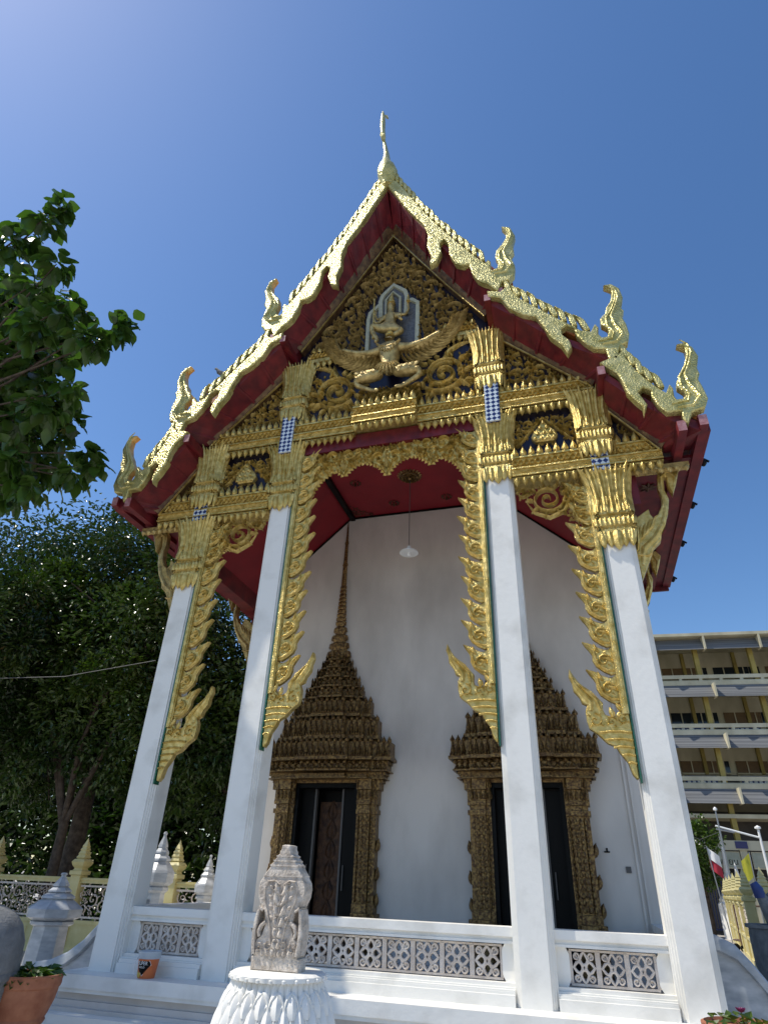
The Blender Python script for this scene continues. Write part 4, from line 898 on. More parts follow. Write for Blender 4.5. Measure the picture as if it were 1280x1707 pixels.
for sx in (-1, 1):
    mb.ribbon(F, [(x * sx, z) for x, z in bord], [.012] * 8, .014)
    for k in range(6):
        z = .13 + k * .062; wmax = min(.10, .045 + max(0, (z - .15)) * .26)
        leaf(mb, F, .004 * sx, z, math.pi / 2 - sx * 1.0, wmax * 1.15, .045, sx * .8, .020, 6)
        leaf(mb, F, wmax * .45 * sx, z + .02, math.pi / 2 - sx * .35, .052, .030, sx * 1.3, .018, 5)
        if k > 1: leaf(mb, F, wmax * .8 * sx, z + .035, math.pi / 2 + sx * .25, .040, .026, -sx * 1.3, .016, 5)
    scroll(mb, F, .055 * sx, .49, .028, 1, sx, 1.2, .018, 3)
    scroll(mb, F, .06 * sx, .14, .03, 2, -sx, 1.1, .016, 3); scroll(mb, F, .13 * sx, .13, .028, 2, sx, 1.1, .016, 3)
    for k in range(4): leaf(mb, F, (.03 + .04 * k) * sx, .082, math.pi / 2 + sx * .4, .05, .034, -sx * .8, .016, 5)
mb.build('leaf_carving', M_stone, body, 40)
# ================================================================== PAINT BUCKET
t = empty('paint_bucket', (-2.58, -.17, .001), R(12)); tag(t, 'orange and black paint bucket with grey lid on the white ledge', 'bucket')
mb = MB(); mb.lathe([(.092, 0), (.097, .015), (.118, .185)], 0, 0, 32)
M_bo = mat('orange_label', (.55, .12, .03), (.62, .17, .05), .35, 0, 3); b0 = mb.build('bucket_body', M_bo, t, 40)
mb = MB(); mb.lathe([(.120, .183), (.126, .19), (.128, .235), (.132, .237), (.132, .252), (.122, .256), (.118, .25)], 0, 0, 32); mb.build('lid', mat('grey_lid', (.45, .50, .54), None, .3), t, 40)
def FB(u, v, d):
    r = .099 + (.118 - .099) * v / .185 + d; a = -math.pi / 2 + u / .11; return (r * math.cos(a), r * math.sin(a), v)
def wrap_poly(mb, poly, d, step=6):
    # fan of thin strips so a label follows the round bucket
    ys = [p[1] for p in poly]; lo, hi = min(ys), max(ys); n = 14
    def span(y):
        xs = []
        for i in range(len(poly)):
            (x1, y1), (x2, y2) = poly[i - 1], poly[i]
            if (y1 <= y < y2) or (y2 <= y < y1): xs.append(x1 + (x2 - x1) * (y - y1) / (y2 - y1))
        return (min(xs), max(xs)) if len(xs) > 1 else None
    rows = []
    for k in range(n + 1):
        y = lo + (hi - lo) * (.002 + .996 * k / n); sp = span(y)
        if sp: rows.append([FB(sp[0] + (sp[1] - sp[0]) * j / step, y, d) for j in range(step + 1)])
    mb.loft(rows, cap=False, closed=False)
mb = MB(); wrap_poly(mb, [(-.085, .165), (.05, .165), (.072, .13), (-.02, .028), (-.085, .09)], .001); mb.build('label_patch', M_black, b0)
mb = MB(); mb.ribbon(FB, [(-.03, .166), (.052, .166), (.074, .13), (-.02, .026), (-.045, .055)], [.006] * 5, .002, True); mb.build('label_outline', M_wht, b0)
mb = MB(); wrap_poly(mb, [(-.12, .01), (-.05, .008), (-.035, .05), (-.09, .06), (-.115, .09)], .0015); mb.build('yellow_patch', mat('yellow_label', (.55, .38, .06), None, .4), b0)
def text(s_, size, matr, par, F=None, name='lettering', ext=.0):
    cu = bpy.data.curves.new(name, 'FONT'); cu.body = s_; cu.size = size; cu.align_x = 'CENTER'; cu.extrude = ext; o = bpy.data.objects.new(name, cu); COL.objects.link(o)
    dg = bpy.context.evaluated_depsgraph_get(); me = bpy.data.meshes.new_from_object(o.evaluated_get(dg)); bpy.data.objects.remove(o); me.name = name
    if F:
        for v in me.vertices: v.co = F(v.co.x, v.co.y, v.co.z)
    me.materials.clear(); me.materials.append(matr); o2 = bpy.data.objects.new(name, me); COL.objects.link(o2); o2.parent = par; return o2
text('SUPER', .042, M_wht, b0, lambda x, y, z: FB(x * 1.0 - .025, y * 1.15 + .128, .003))
text('SHIELD', .026, M_wht, b0, lambda x, y, z: FB(x * 1.0 - .035, y + .098, .003))
mb = MB(); mb.tube([(-.128, 0, .22), (-.15, -.02, .15), (-.145, -.04, .08), (-.135, -.05, .03)], .006, 6); mb.build('handle', M_wht, t)
# ================================================================== MARBLE STAIR WALLS AND POSTS
def marble_post(x, y, H, r, label, z=GZ):
    t = empty('marble_post', (x, y, z)); tag(t, label, 'post', 'marble posts with stepped lotus-bud tops')
    mb = MB(); e = math.pi / 8; k = r
    mb.lathe([(k * .95, 0), (k * .95, .1), (k * .72, .16), (k * .62, H * .60)], 0, 0, 8, e); mb.build('shaft', M_marble, t)
    h0 = H * .6; h1 = H - h0
    mb = MB(); mb.lathe([(k * .62, h0), (k * .78, h0 + h1 * .04), (k * .78, h0 + h1 * .09), (k * .70, h0 + h1 * .10), (k * .98, h0 + h1 * .17), (k * 1.0, h0 + h1 * .32), (k * .92, h0 + h1 * .36), (k * .55, h0 + h1 * .5), (k * .62, h0 + h1 * .51), (k * .60, h0 + h1 * .55), (k * .38, h0 + h1 * .62), (k * .44, h0 + h1 * .63), (k * .42, h0 + h1 * .66), (k * .26, h0 + h1 * .73), (k * .31, h0 + h1 * .74), (k * .28, h0 + h1 * .78), (k * .10, h0 + h1 * .91), (k * .09, h0 + h1 * .94), (k * .13, h0 + h1 * .96), (k * .10, h0 + h1 * .99), (.002, h0 + h1)], 0, 0, 8, e)
    mb.build('bud_top', M_marble, t); return t
marble_post(-5.22, 1.2, 1.70, .40, 'marble post at the foot of the curved stair wall behind the terracotta pot')
marble_post(-4.92, 3.2, 2.40, .29, 'tall marble post seen between the two left columns, above the short balustrade')
marble_post(-5.52, 6.0, 2.13, .25, 'marble post partly hidden by the left edge of the second column')
marble_post(3.66, 3.35, 2.12, .30, 'marble post beside the plaster wall, partly hidden by the rightmost column')
for sx, lab in ((-1, 'curved grey marble stair wall left of the leftmost column'), (1, 'curved grey marble stair wall right of the rightmost column')):
    t = empty('stair_wall', (3.6 * sx, .9, GZ)); tag(t, lab, 'stair wall')
    cur = [(3.5, .72), (3.68, .68), (3.84, .58), (3.98, .42), (4.15, .24), (4.35, .10), (4.6, 0), (4.85, -.04)] if sx < 0 else [(3.5, .70), (3.66, .68), (3.82, .61), (3.95, .46), (4.08, .28), (4.25, .05), (4.5, -.18), (4.85, -.34)]
    def T2(p, y, z): return ((p[0] - 3.6) * sx, y - .9, z - GZ)
    mb = MB(); rings = []
    for p in cur: rings.append([T2(p, .62, p[1]), T2(p, .60, p[1] - .03), T2(p, .60, p[1] - .13), T2(p, .62, p[1] - .15), T2(p, .98, p[1] - .15), T2(p, 1.0, p[1] - .13), T2(p, 1.0, p[1] - .03), T2(p, .98, p[1])])
    mb.loft(rings); mb.build('coping', M_marble, t, 40)
    mb = MB(); poly = [(p[0], p[1] - .14) for p in cur] + [(4.85, GZ), (3.5, GZ)]
    mb.prism([((x - 3.6) * sx, z - GZ) for x, z in poly], lambda u, v, d: (u, -.9 + .66 - d, v), -.28, 0); mb.build('marble_panel', M_marble, t)
    mb = MB(); 
    for (x0, x1, z0) in ((3.5, 4.95, -.25), (3.5, 4.95, .1)): pass
# ================================================================== POTS
def plant_leaves(mb, n, r, z0, seed, L_=.12, W_=.07, up=.05):
    rnd = random.Random(seed)
    for _ in range(n):
        a = rnd.random() * 6.283; q = r * math.sqrt(rnd.random()); x, y = q * math.cos(a), q * math.sin(a); z = z0 + rnd.random() * up
        d = Vector((math.cos(a + rnd.uniform(-1, 1)), math.sin(a + rnd.uniform(-1, 1)), rnd.uniform(-.5, .4))).normalized(); leafquad(mb, Vector((x, y, z)), d, L_ * rnd.uniform(.6, 1.2), W_, rnd)
def broadleaf(mb, p, d, Ln, W_, rnd):
    s_ = d.cross(Vector((rnd.uniform(-.5, .5), rnd.uniform(-.5, .5), 1)))
    if s_.length < .1: s_ = Vector((1, 0, 0))
    s_.normalize(); n_ = s_.cross(d); g_ = Vector((0, 0, -1)); out = []
    prof = ((0, .03), (.15, .32), (.38, .5), (.62, .46), (.84, .24), (1, 0))
    for t, w_ in prof:
        c = p + d * Ln * t + g_ * Ln * .22 * t * t; u = math.sin(t * 9 + Ln * 40) * .012
        out += [c + s_ * W_ * w_ + n_ * (w_ * W_ * .28 + u), c, c - s_ * W_ * w_ + n_ * (w_ * W_ * .28 - u)]
    fs = []
    for i in range(5):
        a = i * 3; fs += [(a, a + 1, a + 4, a + 3), (a + 1, a + 2, a + 5, a + 4)]
    mb.add(out, fs)
def leafquad(mb, p, d, Ln, W_, rnd, droop=.0):
    s_ = d.cross(Vector((rnd.uniform(-.5, .5), rnd.uniform(-.5, .5), 1)))
    if s_.length < .1: s_ = Vector((1, 0, 0))
    s_.normalize(); n_ = s_.cross(d) * (Ln * .10)
    a = p; m = p + d * Ln * .45 - n_; tp = p + d * Ln - n_ * .5 + Vector((0, 0, -droop * Ln)); l = p + d * Ln * .42 + s_ * W_ * .5 + n_; r_ = p + d * Ln * .42 - s_ * W_ * .5 + n_
    mb.add([a, l, tp, r_, m], [(0, 4, 1), (4, 2, 1), (0, 3, 4), (4, 3, 2)])
t = empty('terracotta_pot', (-3.05, -1.5, GZ)); tag(t, 'large terracotta pot with low green plant at the lower left beside the ledge', 'pot', 'terracotta pots of plants')
mb = MB(); mb.lathe([(.24, 0), (.25, .06), (.20, .14), (.19, .3), (.21, .42), (.235, .45), (.245, .47), (.235, .49), (.25, .52), (.285, .62), (.30, .70), (.30, .725), (.312, .735), (.318, .76), (.315, .79), (.325, .82), (.32, .835), (.30, .835), (.28, .80), (.27, .78)], 0, 0, 36); mb.build('pot_body', M_terra, t, 35)
mb = MB(); mb.lathe([(.275, .76), (.001, .78)], 0, 0, 20); mb.build('soil', M_bark, t)
mb = MB(); plant_leaves(mb, 190, .25, .79, 3, .13, .08, .08); mb.build('foliage', M_leafA, t)
t = empty('terracotta_pot', (3.50, -1.12, GZ)); tag(t, 'terracotta pot with a small purple flower at the bottom right corner', 'pot', 'terracotta pots of plants')
mb = MB(); mb.lathe([(.2, 0), (.22, .05), (.19, .1), (.27, .5), (.30, .78), (.32, .8), (.325, .87), (.30, .88), (.28, .84)], 0, 0, 32); mb.build('pot_body', M_terra, t, 35)
mb = MB(); mb.lathe([(.285, .82), (.001, .84)], 0, 0, 20); mb.build('soil', M_bark, t)
mb = MB(); plant_leaves(mb, 46, .27, .86, 8, .12, .06, .05); mb.build('foliage', M_leafC, t)
mb = MB(); mb.tube([(-.02, -.05, .84), (-.02, -.05, .95)], .006, 5); rnd = random.Random(2)
fl = mb.build('stem', M_leafC, t)
mb = MB()
for k in range(26):
    a = k * 2.4; d = Vector((math.cos(a), math.sin(a), .6 + .5 * rnd.random())).normalized(); leafquad(mb, Vector((-.02, -.05, .95)), d, .05, .03, rnd)
mb.build('flower', mat('purple_petal', (.22, .02, .10), None, .5), fl)
t = empty('grey_stone_jar', (-3.50, -1.9, GZ)); tag(t, 'rounded dark grey stone jar cut off by the left edge of the photo', 'stone jar')
mb = MB(); mb.lathe([(.30, 0), (.32, .1), (.30, .18), (.36, .3), (.46, .62), (.5, .85), (.48, 1.1), (.42, 1.24), (.34, 1.33), (.22, 1.39), (.10, 1.42), (.001, 1.43)], 0, 0, 40); mb.build('jar_body', M_greystone, t, 40)
mb = MB(); mb.lathe([(.505, .8), (.512, .82), (.51, .84), (.5, .86)], 0, 0, 40); mb.build('jar_band', M_greystone, t, 40)
# ================================================================== YELLOW FENCES
def fence_run(x0, y0, x1, y1, n, label, H=1.0, first=True):
    """posts with stepped spire tops, pierced panels between two rails; local units, base at ground"""
    t = empty('ornamental_fence', (x0, y0, GZ), math.atan2(y1 - y0, x1 - x0)); tag(t, label, 'fence')
    Ln = math.hypot(x1 - x0, y1 - y0); st = Ln / n; zr = 1.58
    base = MB(); base.box(0, Ln, -.09, .09, 0, .60); base.box(0, Ln, -.12, .12, .60, .68); base.box(0, Ln, -.13, .13, 0, .12)
    for k in range(n):
        for j in range(3): base.box(k * st + .3 + j * (st - .5) / 3, k * st + .3 + (j + .8) * (st - .5) / 3, -.10, .10, .2, .5)
    base.build('fence_base', M_cream, t)
    rl = MB(); rl.box(0, Ln, -.07, .07, zr - .12, zr); rl.box(0, Ln, -.10, .10, zr - .05, zr - .02); rl.build('top_rail', M_cream, t)
    for k in range(n + 1):
        mb = MB(); x = k * st; S = [(1, 1), (-1, 1), (-1, -1), (1, -1)]
        mb.shape([(.14, 0), (.14, zr + .04), (.18, zr + .06), (.18, zr + .14), (.13, zr + .16), (.11, zr + .2), (.16, zr + .26), (.19, zr + .34), (.15, zr + .40), (.10, zr + .42), (.13, zr + .44), (.095, zr + .51), (.11, zr + .53), (.075, zr + .6), (.09, zr + .62), (.06, zr + .68), (.07, zr + .70), (.03, zr + .80), (.001, zr + .9)], S, x, 0)
        mb.build('fence_post', M_cream, t)
        if k < n:
            mb = MB(); a, b = x + .2, x + st - .2; FFn = lambda u, v, d: (u, -.02 - d, v)
            fill(mb, FFn, [(a, .76), (b, .76), (b, zr - .2), (a, zr - .2)], .17, .06, 90 + k, False, (), .04, 420)
            for z_ in (.72, zr - .20): mb.box(a - .05, b + .05, -.04, .02, z_, z_ + .04)
            for q in range(6): xx = a + (b - a) * (q + .5) / 6; mb.box(xx - .012, xx + .012, -.03, .0, zr - .16, zr - .12); mb.box(xx - .012, xx + .012, -.03, .0, .68, .72)
            mb.build('pierced_panel', M_lattice, t)
fence_run(-15.6, 7.5, -4.6, 7.6, 4, 'cream ornamental fence with pierced panels under the dark trees at the left')
fence_run(8.5, 29, 6.75, 15, 5, 'sunlit cream ornamental fence receding into the courtyard at the right')
fence_run(7.05, 14.2, 13.5, 14.8, 2, 'short cream fence run behind the grey planter at the right edge')
# ================================================================== RIGHT COURTYARD THINGS
t = empty('round_planter', (4.93, 3.3, GZ)); tag(t, 'large grey carved stone planter holding two bare trunks at the right edge', 'planter')
mb = MB(); mb.lathe([(.30, 0), (.32, .15), (.22, .25), (.24, .45), (.38, .7), (.46, .95), (.46, 1.3), (.45, 1.37), (.49, 1.38), (.49, 1.42), (.43, 1.42), (.41, 1.34), (.001, 1.33)], 0, 0, 36); mb.build('planter_bowl', M_greystone, t, 40)
t2 = empty('bare_trunk_plant', (4.90, 3.3, GZ + 1.33)); tag(t2, 'pair of stout bare grey trunks rising from the round planter, blue cloth at the top', 'plant')
mb = MB(); mb.tube([(-.05, 0, -.02), (-.08, 0, .15), (-.13, 0, .32), (-.20, 0, .5)], [.11, .11, .095, .05], 12); mb.build('trunk', M_greystone, t2, 60)
mb = MB(); mb.tube([(.11, 0, -.02), (.09, 0, .15), (.03, 0, .32), (-.08, 0, .46)], [.10, .095, .08, .04], 12); mb.build('trunk', M_greystone, t2, 60)
mb = MB(); mb.tube([(-.19, -.02, .40), (-.2, -.02, .5), (-.24, -.02, .58)], [.07, .075, .05], 10); mb.build('cloth', M_blue, t2, 60)
t = empty('metal_trolley', (7.5, 22, GZ), R(10)); tag(t, 'rusty brown metal frame trolley standing in front of the sunlit fence', 'trolley')
mb = MB()
for x in (0, .5, .7, 1.5): mb.tube([(x, 0, .12), (x, 0, 1.45)], .03, 6)
mb.tube([(0, 0, 1.45), (1.5, 0, 1.45)], .035, 6); mb.tube([(0, 0, .35), (1.5, 0, .35)], .035, 6); mb.tube([(0, .7, .35), (1.5, .7, .35)], .03, 6); mb.tube([(0, 0, .35), (0, .7, .35)], .03, 6); mb.tube([(1.5, 0, .35), (1.5, .7, .35)], .03, 6)
mb.build('frame', M_rust, t)
for x in (.05, 1.45):
    for y in (0, .7):
        mb = MB(); mb.loft([[(x + .12 * math.cos(a), y + e, .12 + .12 * math.sin(a)) for a in [k * .524 for k in range(12)]] for e in (-.03, .03)]); mb.build('wheel', M_black, t)
def pole(x, y, H, r, label, cat, name, m=M_metal):
    t = empty(name, (x, y, GZ)); tag(t, label, cat); mb = MB(); mb.tube([(0, 0, 0), (0, 0, H)], [r, r * .6], 8); mb.build('pole', m, t); mb = MB(); mb.lathe([(.001, H), (r * 1.6, H + .05), (r * 1.6, H + .12), (.001, H + .2)], 0, 0, 8); mb.build('knob', M_wht, t); return t
pole(8.6, 27.8, 5.2, .055, 'tall thin grey pole rising behind the right fence in front of the small tree', 'pole', 'utility_pole')
pole(10.72, 30, 4.6, .09, 'white lamp pole at the far right with a long side arm', 'pole', 'lamp_post', M_wht)
t = [o for o in bpy.data.objects if o.name == 'lamp_post'][0]
mb = MB(); mb.tube([(0, 0, 4.25), (-.4, 0, 4.35), (-1.9, 0, 4.75)], .05, 6); mb.build('lamp_arm', M_wht, t); mb = MB(); mb.tube([(-1.1, 0, 4.46), (-1.9, 0, 4.60)], .045, 6); mb.build('lamp_head', M_metal, t)
t = empty('white_chedi', (8.97, 30.5, GZ)); tag(t, 'slim white spired stupa with orange cloth behind the right fence', 'stupa')
mb = MB(); mb.lathe([(.7, 0), (.7, 1.4), (.6, 1.5), (.62, 1.6), (.5, 1.7), (.42, 1.9), (.28, 2.2), (.2, 2.5), (.2, 2.6), (.14, 2.7), (.15, 2.8), (.10, 3.2), (.06, 3.8), (.03, 4.3), (.005, 4.45)], 0, 0, 12); mb.build('spire', M_white, t, 40)
mb = MB(); mb.tube([(-.05, -.5, 2.45), (.1, -.55, 2.1), (.2, -.6, 1.6)], [.16, .2, .12], 8); mb.build('orange_cloth', mat('orange_cloth', (.6, .25, .06), None, .7), t, 60)
t = empty('white_chedi', (9.35, 30.2, GZ)); tag(t, 'smaller white cone beside the slim spired stupa', 'stupa')
mb = MB(); mb.lathe([(.4, 0), (.4, 1.5), (.3, 1.9), (.14, 2.4), (.07, 2.9), (.005, 3.2)], 0, 0, 12); mb.build('spire', M_white, t, 40)
def flag(x, y, H, tilt, strips, label, w_=.5, hgt=.7):
    t = empty('flag', (x, y, GZ)); tag(t, label, 'flag')
    mb = MB(); tx = -tilt; mb.tube([(0, 0, 0), (tx, 0, H)], .025, 6); mb.build('pole', M_metal, t)
    n = len(strips)
    for k, m in enumerate(strips):
        mb = MB(); rows = []
        for i in range(9):
            u = i / 8; rows.append([(tx * .95 + u * w_, .05 * math.sin(u * 7 + q * 2), H - .05 - hgt * (k + q) / n - .35 * u) for q in (0, 1)] + [(tx * .95 + u * w_, .05 * math.sin(u * 7 + q * 2) + .012, H - .05 - hgt * (k + q) / n - .35 * u) for q in (1, 0)])
        mb.loft(rows); mb.build('cloth', m, t, 60)
M_fr = mat('red_cloth', (.4, .02, .04), None, .7); M_fy = mat('yellow_cloth', (.5, .48, .04), None, .7)
flag(8.1, 27.6, 3.7, .25, [M_wht, M_fr], 'white and red flag hanging on a pole behind the right fence', .45, .9)
flag(9.85, 29.4, 3.6, -.1, [M_fy], 'small yellow flag hanging near the shop sign', -.42, .95)
t = empty('blue_railing', (6.9, 31.2, GZ)); tag(t, 'blue metal railing behind the fence under the small tree', 'railing')
mb = MB(); mb.box(0, 2.6, -.03, .03, 2.35, 2.42); mb.box(0, 2.6, -.03, .03, .3, .36)
mb.build('rail', M_blue, t)
mb = MB()
for k in range(22): mb.box(k * .12, k * .12 + .035, -.02, .02, .36, 2.35)
mb.build('bars', M_blue, t)
# ================================================================== SCHOOL BUILDING
S = empty('school_building', (8.14, 33.47, GZ), .0775); tag(S, 'four-storey cream building with grey louvred awnings and open corridors at the far right', 'building')
def zz(z): return z - GZ
XA, XB = -2.5, 30
mb = MB(); mb.box(XA, XB, 2.6, 12, 0, zz(14.9)); mb.box(XA - .2, XA, 0, 12, 0, zz(15)); mb.build('wall', M_schoolc, S)
mb = MB(); mb.box(XA - .2, XB, -.95, 12, zz(14.87), zz(15.05)); mb.build('roof', M_schoolc, S)
for fl in range(4):
    zt = 14.82 - 2.89 * fl; sh_ = .0
    mb = MB()
    if fl: mb.box(XA, XB, -.4, 2.6, zz(zt + .02), zz(zt + .28)); mb.build('floor_beam', M_schoolc, S)
    mb = MB(); n = 7
    for k in range(n):
        z0 = zt - .76 * k / n; y0 = -.42 - .06 * k; mb.hexa([(XA, y0, zz(z0)), (XB, y0, zz(z0)), (XB, y0 + .02, zz(z0)), (XA, y0 + .02, zz(z0)), (XA, y0 - .07, zz(z0 - .125)), (XB, y0 - .07, zz(z0 - .125)), (XB, y0 - .05, zz(z0 - .125)), (XA, y0 - .05, zz(z0 - .125))])
    mb.build('louvred_awning', M_awn, S)
    for k in range(-1, 9):
        x = 2.70 + 3.14 * k
        if x > XA: mb = MB(); mb.box(x - .05, x + .05, -1.0, -.38, zz(zt - .80), zz(zt + .02)); mb.build('awning_fin', M_schoolc, S)
        x = 2.25 + 3.14 * k
        if x > XA and fl < 4: mb = MB(); mb.box(x - .13, x + .13, -.2, .1, zz(zt - 2.65), zz(zt)); mb.build('corridor_post', M_yellow, S)
    if fl < 3:
        mb = MB(); mb.box(XA, XB, -.32, -.2, zz(zt - 2.44), zz(zt - 2.22)); mb.box(XA, XB, -.32, -.2, zz(zt - 2.62), zz(zt - 2.55))
        for k in range(28): mb.box(XA + k * 1.15, XA + k * 1.15 + .18, -.31, -.21, zz(zt - 2.55), zz(zt - 2.44))
        mb.build('corridor_rail', M_schoolc, S)
        rnd = random.Random(fl + 5)
        for k in range(-1, 9):
            x = .7 + 3.14 * k
            for j, (a, b) in enumerate(((0, 1.25), (1.5, 2.1), (2.15, 2.75))):
                if x + a < XA: continue
                br = (k + fl) % 3 != 1 and j < 2
                f_ = MB(); f_.box(x + a, x + b, 2.52, 2.58, zz(zt - 1.62), zz(zt - .95)); fo = f_.build('window', M_brownpanel if br else M_glass, S)
                f_ = MB(); f_.box(x + (a + b) / 2 - .03, x + (a + b) / 2 + .03, 2.48, 2.52, zz(zt - 1.62), zz(zt - .95)); f_.box(x + a - .04, x + b + .04, 2.46, 2.52, zz(zt - 1.70), zz(zt - 1.62)); f_.build('window_frame', M_schoolc, fo)
            if x > XA:
                f_ = MB(); f_.box(x + 1.28, x + 1.48, 2.4, 2.6, zz(zt - 1.7), zz(zt)); f_.build('pilaster', M_yellow, S)
                f_ = MB(); f_.box(x + .1, x + 1.9, 2.50, 2.56, zz(zt - 2.25), zz(zt - 1.78)); bd = f_.build('notice_board', M_blue if fl in (1, 2) else M_awn, S)
                if fl in (1, 2):
                    f_ = MB()
                    for q in range(6): xx = x + .2 + q * .28; hh = rnd.uniform(.2, .35); f_.box(xx, xx + .17, 2.485, 2.50, zz(zt - 2.2), zz(zt - 2.2 + hh))
                    f_.build('notice', M_wht, bd)
                if x + 3.0 < XB: f_ = MB(); f_.box(x + 2.25, x + 3.1, 2.52, 2.58, zz(zt - 2.6), zz(zt - 1.75)); f_.build('door', M_void, S)
# ground floor shops
mb = MB(); mb.box(XA, XB, -.3, -.1, zz(3.16), zz(3.62)); mb.build('sign_band', M_schoolc, S)
mb = MB(); mb.box(2.0, 2.6, -.33, -.30, zz(3.24), zz(3.58)); mb.build('number_plate', mat('dark_blue_plate', (.03, .03, .12), None, .4), S)
mb = MB(); mb.box(XA, XB, 1.6, 1.7, 0, zz(5.2)); mb.build('shop_shade_sheet', M_void, S)  # flat dark sheet in place of the shaded depth of the shops
mb = MB(); mb.box(XA, XB, -.3, 1.6, zz(4.7), zz(4.9)); mb.build('shop_ceiling', M_schoolc, S)
for x in (-1.5, 2.35, 5.6, 9): mb = MB(); mb.box(x - .18, x + .18, -.25, .1, 0, zz(3.16)); mb.build('shop_post', M_schoolc, S)
for x, tx in ((.45, 'แพทยน'), (2.75, '')):
    mb = MB(); mb.box(x, x + 1.65, -.22, -.16, zz(2.35), zz(3.05)); sg = mb.build('shop_sign', mat('sign_panel', (.32, .33, .24), (.40, .40, .30), .5, 0, 3), S)
    mb = MB(); mb.box(x - .04, x + 1.69, -.2, -.14, zz(2.30), zz(3.10)); mb.build('sign_frame', M_schoolc, sg)
    if tx: text(tx, .42, M_black, sg, lambda a, b, c, x=x: (x + .9 + a, -.226, zz(2.48) + b))
for k in range(5): mb = MB(); mb.box(.3 + 1.5 * k, 1.5 + 1.5 * k, .9, .95, 0, zz(1.9)); wd_ = mb.build('shop_window', M_glass, S); mb = MB(); mb.box(.27 + 1.5 * k, .34 + 1.5 * k, .86, .9, 0, zz(1.95)); mb.box(.27 + 1.5 * k, 1.53 + 1.5 * k, .86, .9, zz(1.9), zz(1.97)); mb.build('window_frame', M_greyline, wd_)
# ================================================================== TREES
def clump_tree(name, x, y, trunkH, crowns, nleaf, Ln, W_, m, label, group, seed, tr=.3):
    rnd = random.Random(seed); t = empty(name, (x, y, GZ)); tag(t, label, 'tree', group)
    mb = MB(); top = Vector((0, 0, trunkH)); mb.tube([(0, 0, -.05), (.05, .02, trunkH * .5), tuple(top)], [tr, tr * .75, tr * .6], 10)
    subs = []
    for (cx, cy, cz, rx, ry, rz) in crowns:
        c = Vector((cx - x, cy - y, cz - GZ))
        mb.tube([tuple(top * .8), tuple((top + c) / 2 + Vector((rnd.uniform(-.3, .3), 0, -.3))), tuple(c)], [tr * .5, tr * .35, tr * .15], 7)
        for _ in range(5):
            e = Vector((rnd.gauss(0, .5) * rx, rnd.gauss(0, .5) * ry, rnd.gauss(0, .4) * rz)); mb.tube([tuple(c * .8 + top * .2), tuple(c + e * .6), tuple(c + e)], [tr * .2, tr * .12, .02], 5)
        vol = rx * ry * rz; nb = int(14 + vol ** .667 * 8)
        for _ in range(nb):
            d = Vector((rnd.gauss(0, 1), rnd.gauss(0, 1), rnd.gauss(0, 1))).normalized(); q = rnd.uniform(.62, 1.02)
            subs.append((c + Vector((d.x * rx, d.y * ry, d.z * rz)) * q, rnd.uniform(.06, .16) * (rx + ry + rz), d))
        for _ in range(nb // 3):
            d = Vector((rnd.gauss(0, 1), rnd.gauss(0, 1), rnd.gauss(0, 1))).normalized(); q = rnd.uniform(.1, .6); subs.append((c + Vector((d.x * rx, d.y * ry, d.z * rz)) * q, rnd.uniform(.12, .2) * (rx + ry + rz), d))
    mb.build('trunk', M_bark, t, 60)
    mb = MB(); per = nleaf // len(subs)
    for c, r, d0 in subs:
        for _ in range(per):
            d = Vector((rnd.gauss(0, 1), rnd.gauss(0, 1), rnd.gauss(0, 1))).normalized(); p_ = c + d * r * rnd.uniform(.3, 1.0)
            dd = (d + Vector((rnd.uniform(-.8, .8), rnd.uniform(-.8, .8), rnd.uniform(-.9, .3)))).normalized(); leafquad(mb, p_, dd, Ln * rnd.uniform(.6, 1.25), W_ * rnd.uniform(.7, 1.2), rnd)
    mb.build('crown', m, t); return t
G1 = 'dense trees behind the left fence'
clump_tree('shade_tree', -18.5, 10, 6, [(-18.8, 10.2, 9.6, 4.2, 3, 4.4), (-21.5, 10, 7.5, 3, 3, 4), (-16.8, 9, 6.2, 2.5, 2.2, 3.5)], 38000, .24, .12, M_leafB, 'dense dark green tree at the left edge behind the cream fence', G1, 1, .35)
clump_tree('shade_tree', -12.6, 10, 5.5, [(-13.6, 10, 9.4, 3.2, 3, 4.1), (-11.0, 9.5, 7.6, 2.8, 2.4, 4.0), (-14.0, 8.8, 5.6, 2.2, 2, 3)], 42000, .23, .12, M_leafB, 'dense glossy tree rising just left of the leftmost column, behind the fence', G1, 2, .35)
clump_tree('shade_tree', -7.8, 11.5, 4.5, [(-8.1, 11.5, 6.6, 2.6, 2.6, 4.2), (-6.2, 12.5, 5.0, 2.2, 2.2, 3.6), (-9.8, 10.4, 4.6, 2.0, 2.0, 2.8)], 34000, .23, .12, M_leafB, 'dark leafy tree filling the gap between the two left columns', G1, 3, .3)
clump_tree('shade_tree', -12.2, 8.9, 3.5, [(-12.0, 8.9, 8.7, 2.6, 1.0, 1.2), (-10.2, 8.6, 8.0, 1.8, .9, .9), (-13.6, 8.4, 7.4, 1.8, .8, 1.1), (-11.2, 8.0, 6.2, 1.6, .8, .9), (-14.8, 8.2, 9.6, 1.5, .8, 1.0)], 17000, .20, .10, M_leafC, 'yellow-green sunlit crown in front of the darker trees at left', G1, 4, .2)
clump_tree('shade_tree', -16.2, 4.6, 4.5, [(-15.6, 5.0, 7.4, 2.6, 2.2, 2.8), (-17.5, 3.8, 8.0, 2.6, 2.4, 3.0), (-14.2, 6.2, 7.6, 1.6, 1.2, 1.8)], 18000, .22, .10, M_leafB, 'dark tree added beyond the left edge to shade the cream fence', G1, 5, .3)  # added tree, mostly out of view, casts shade on the left fence
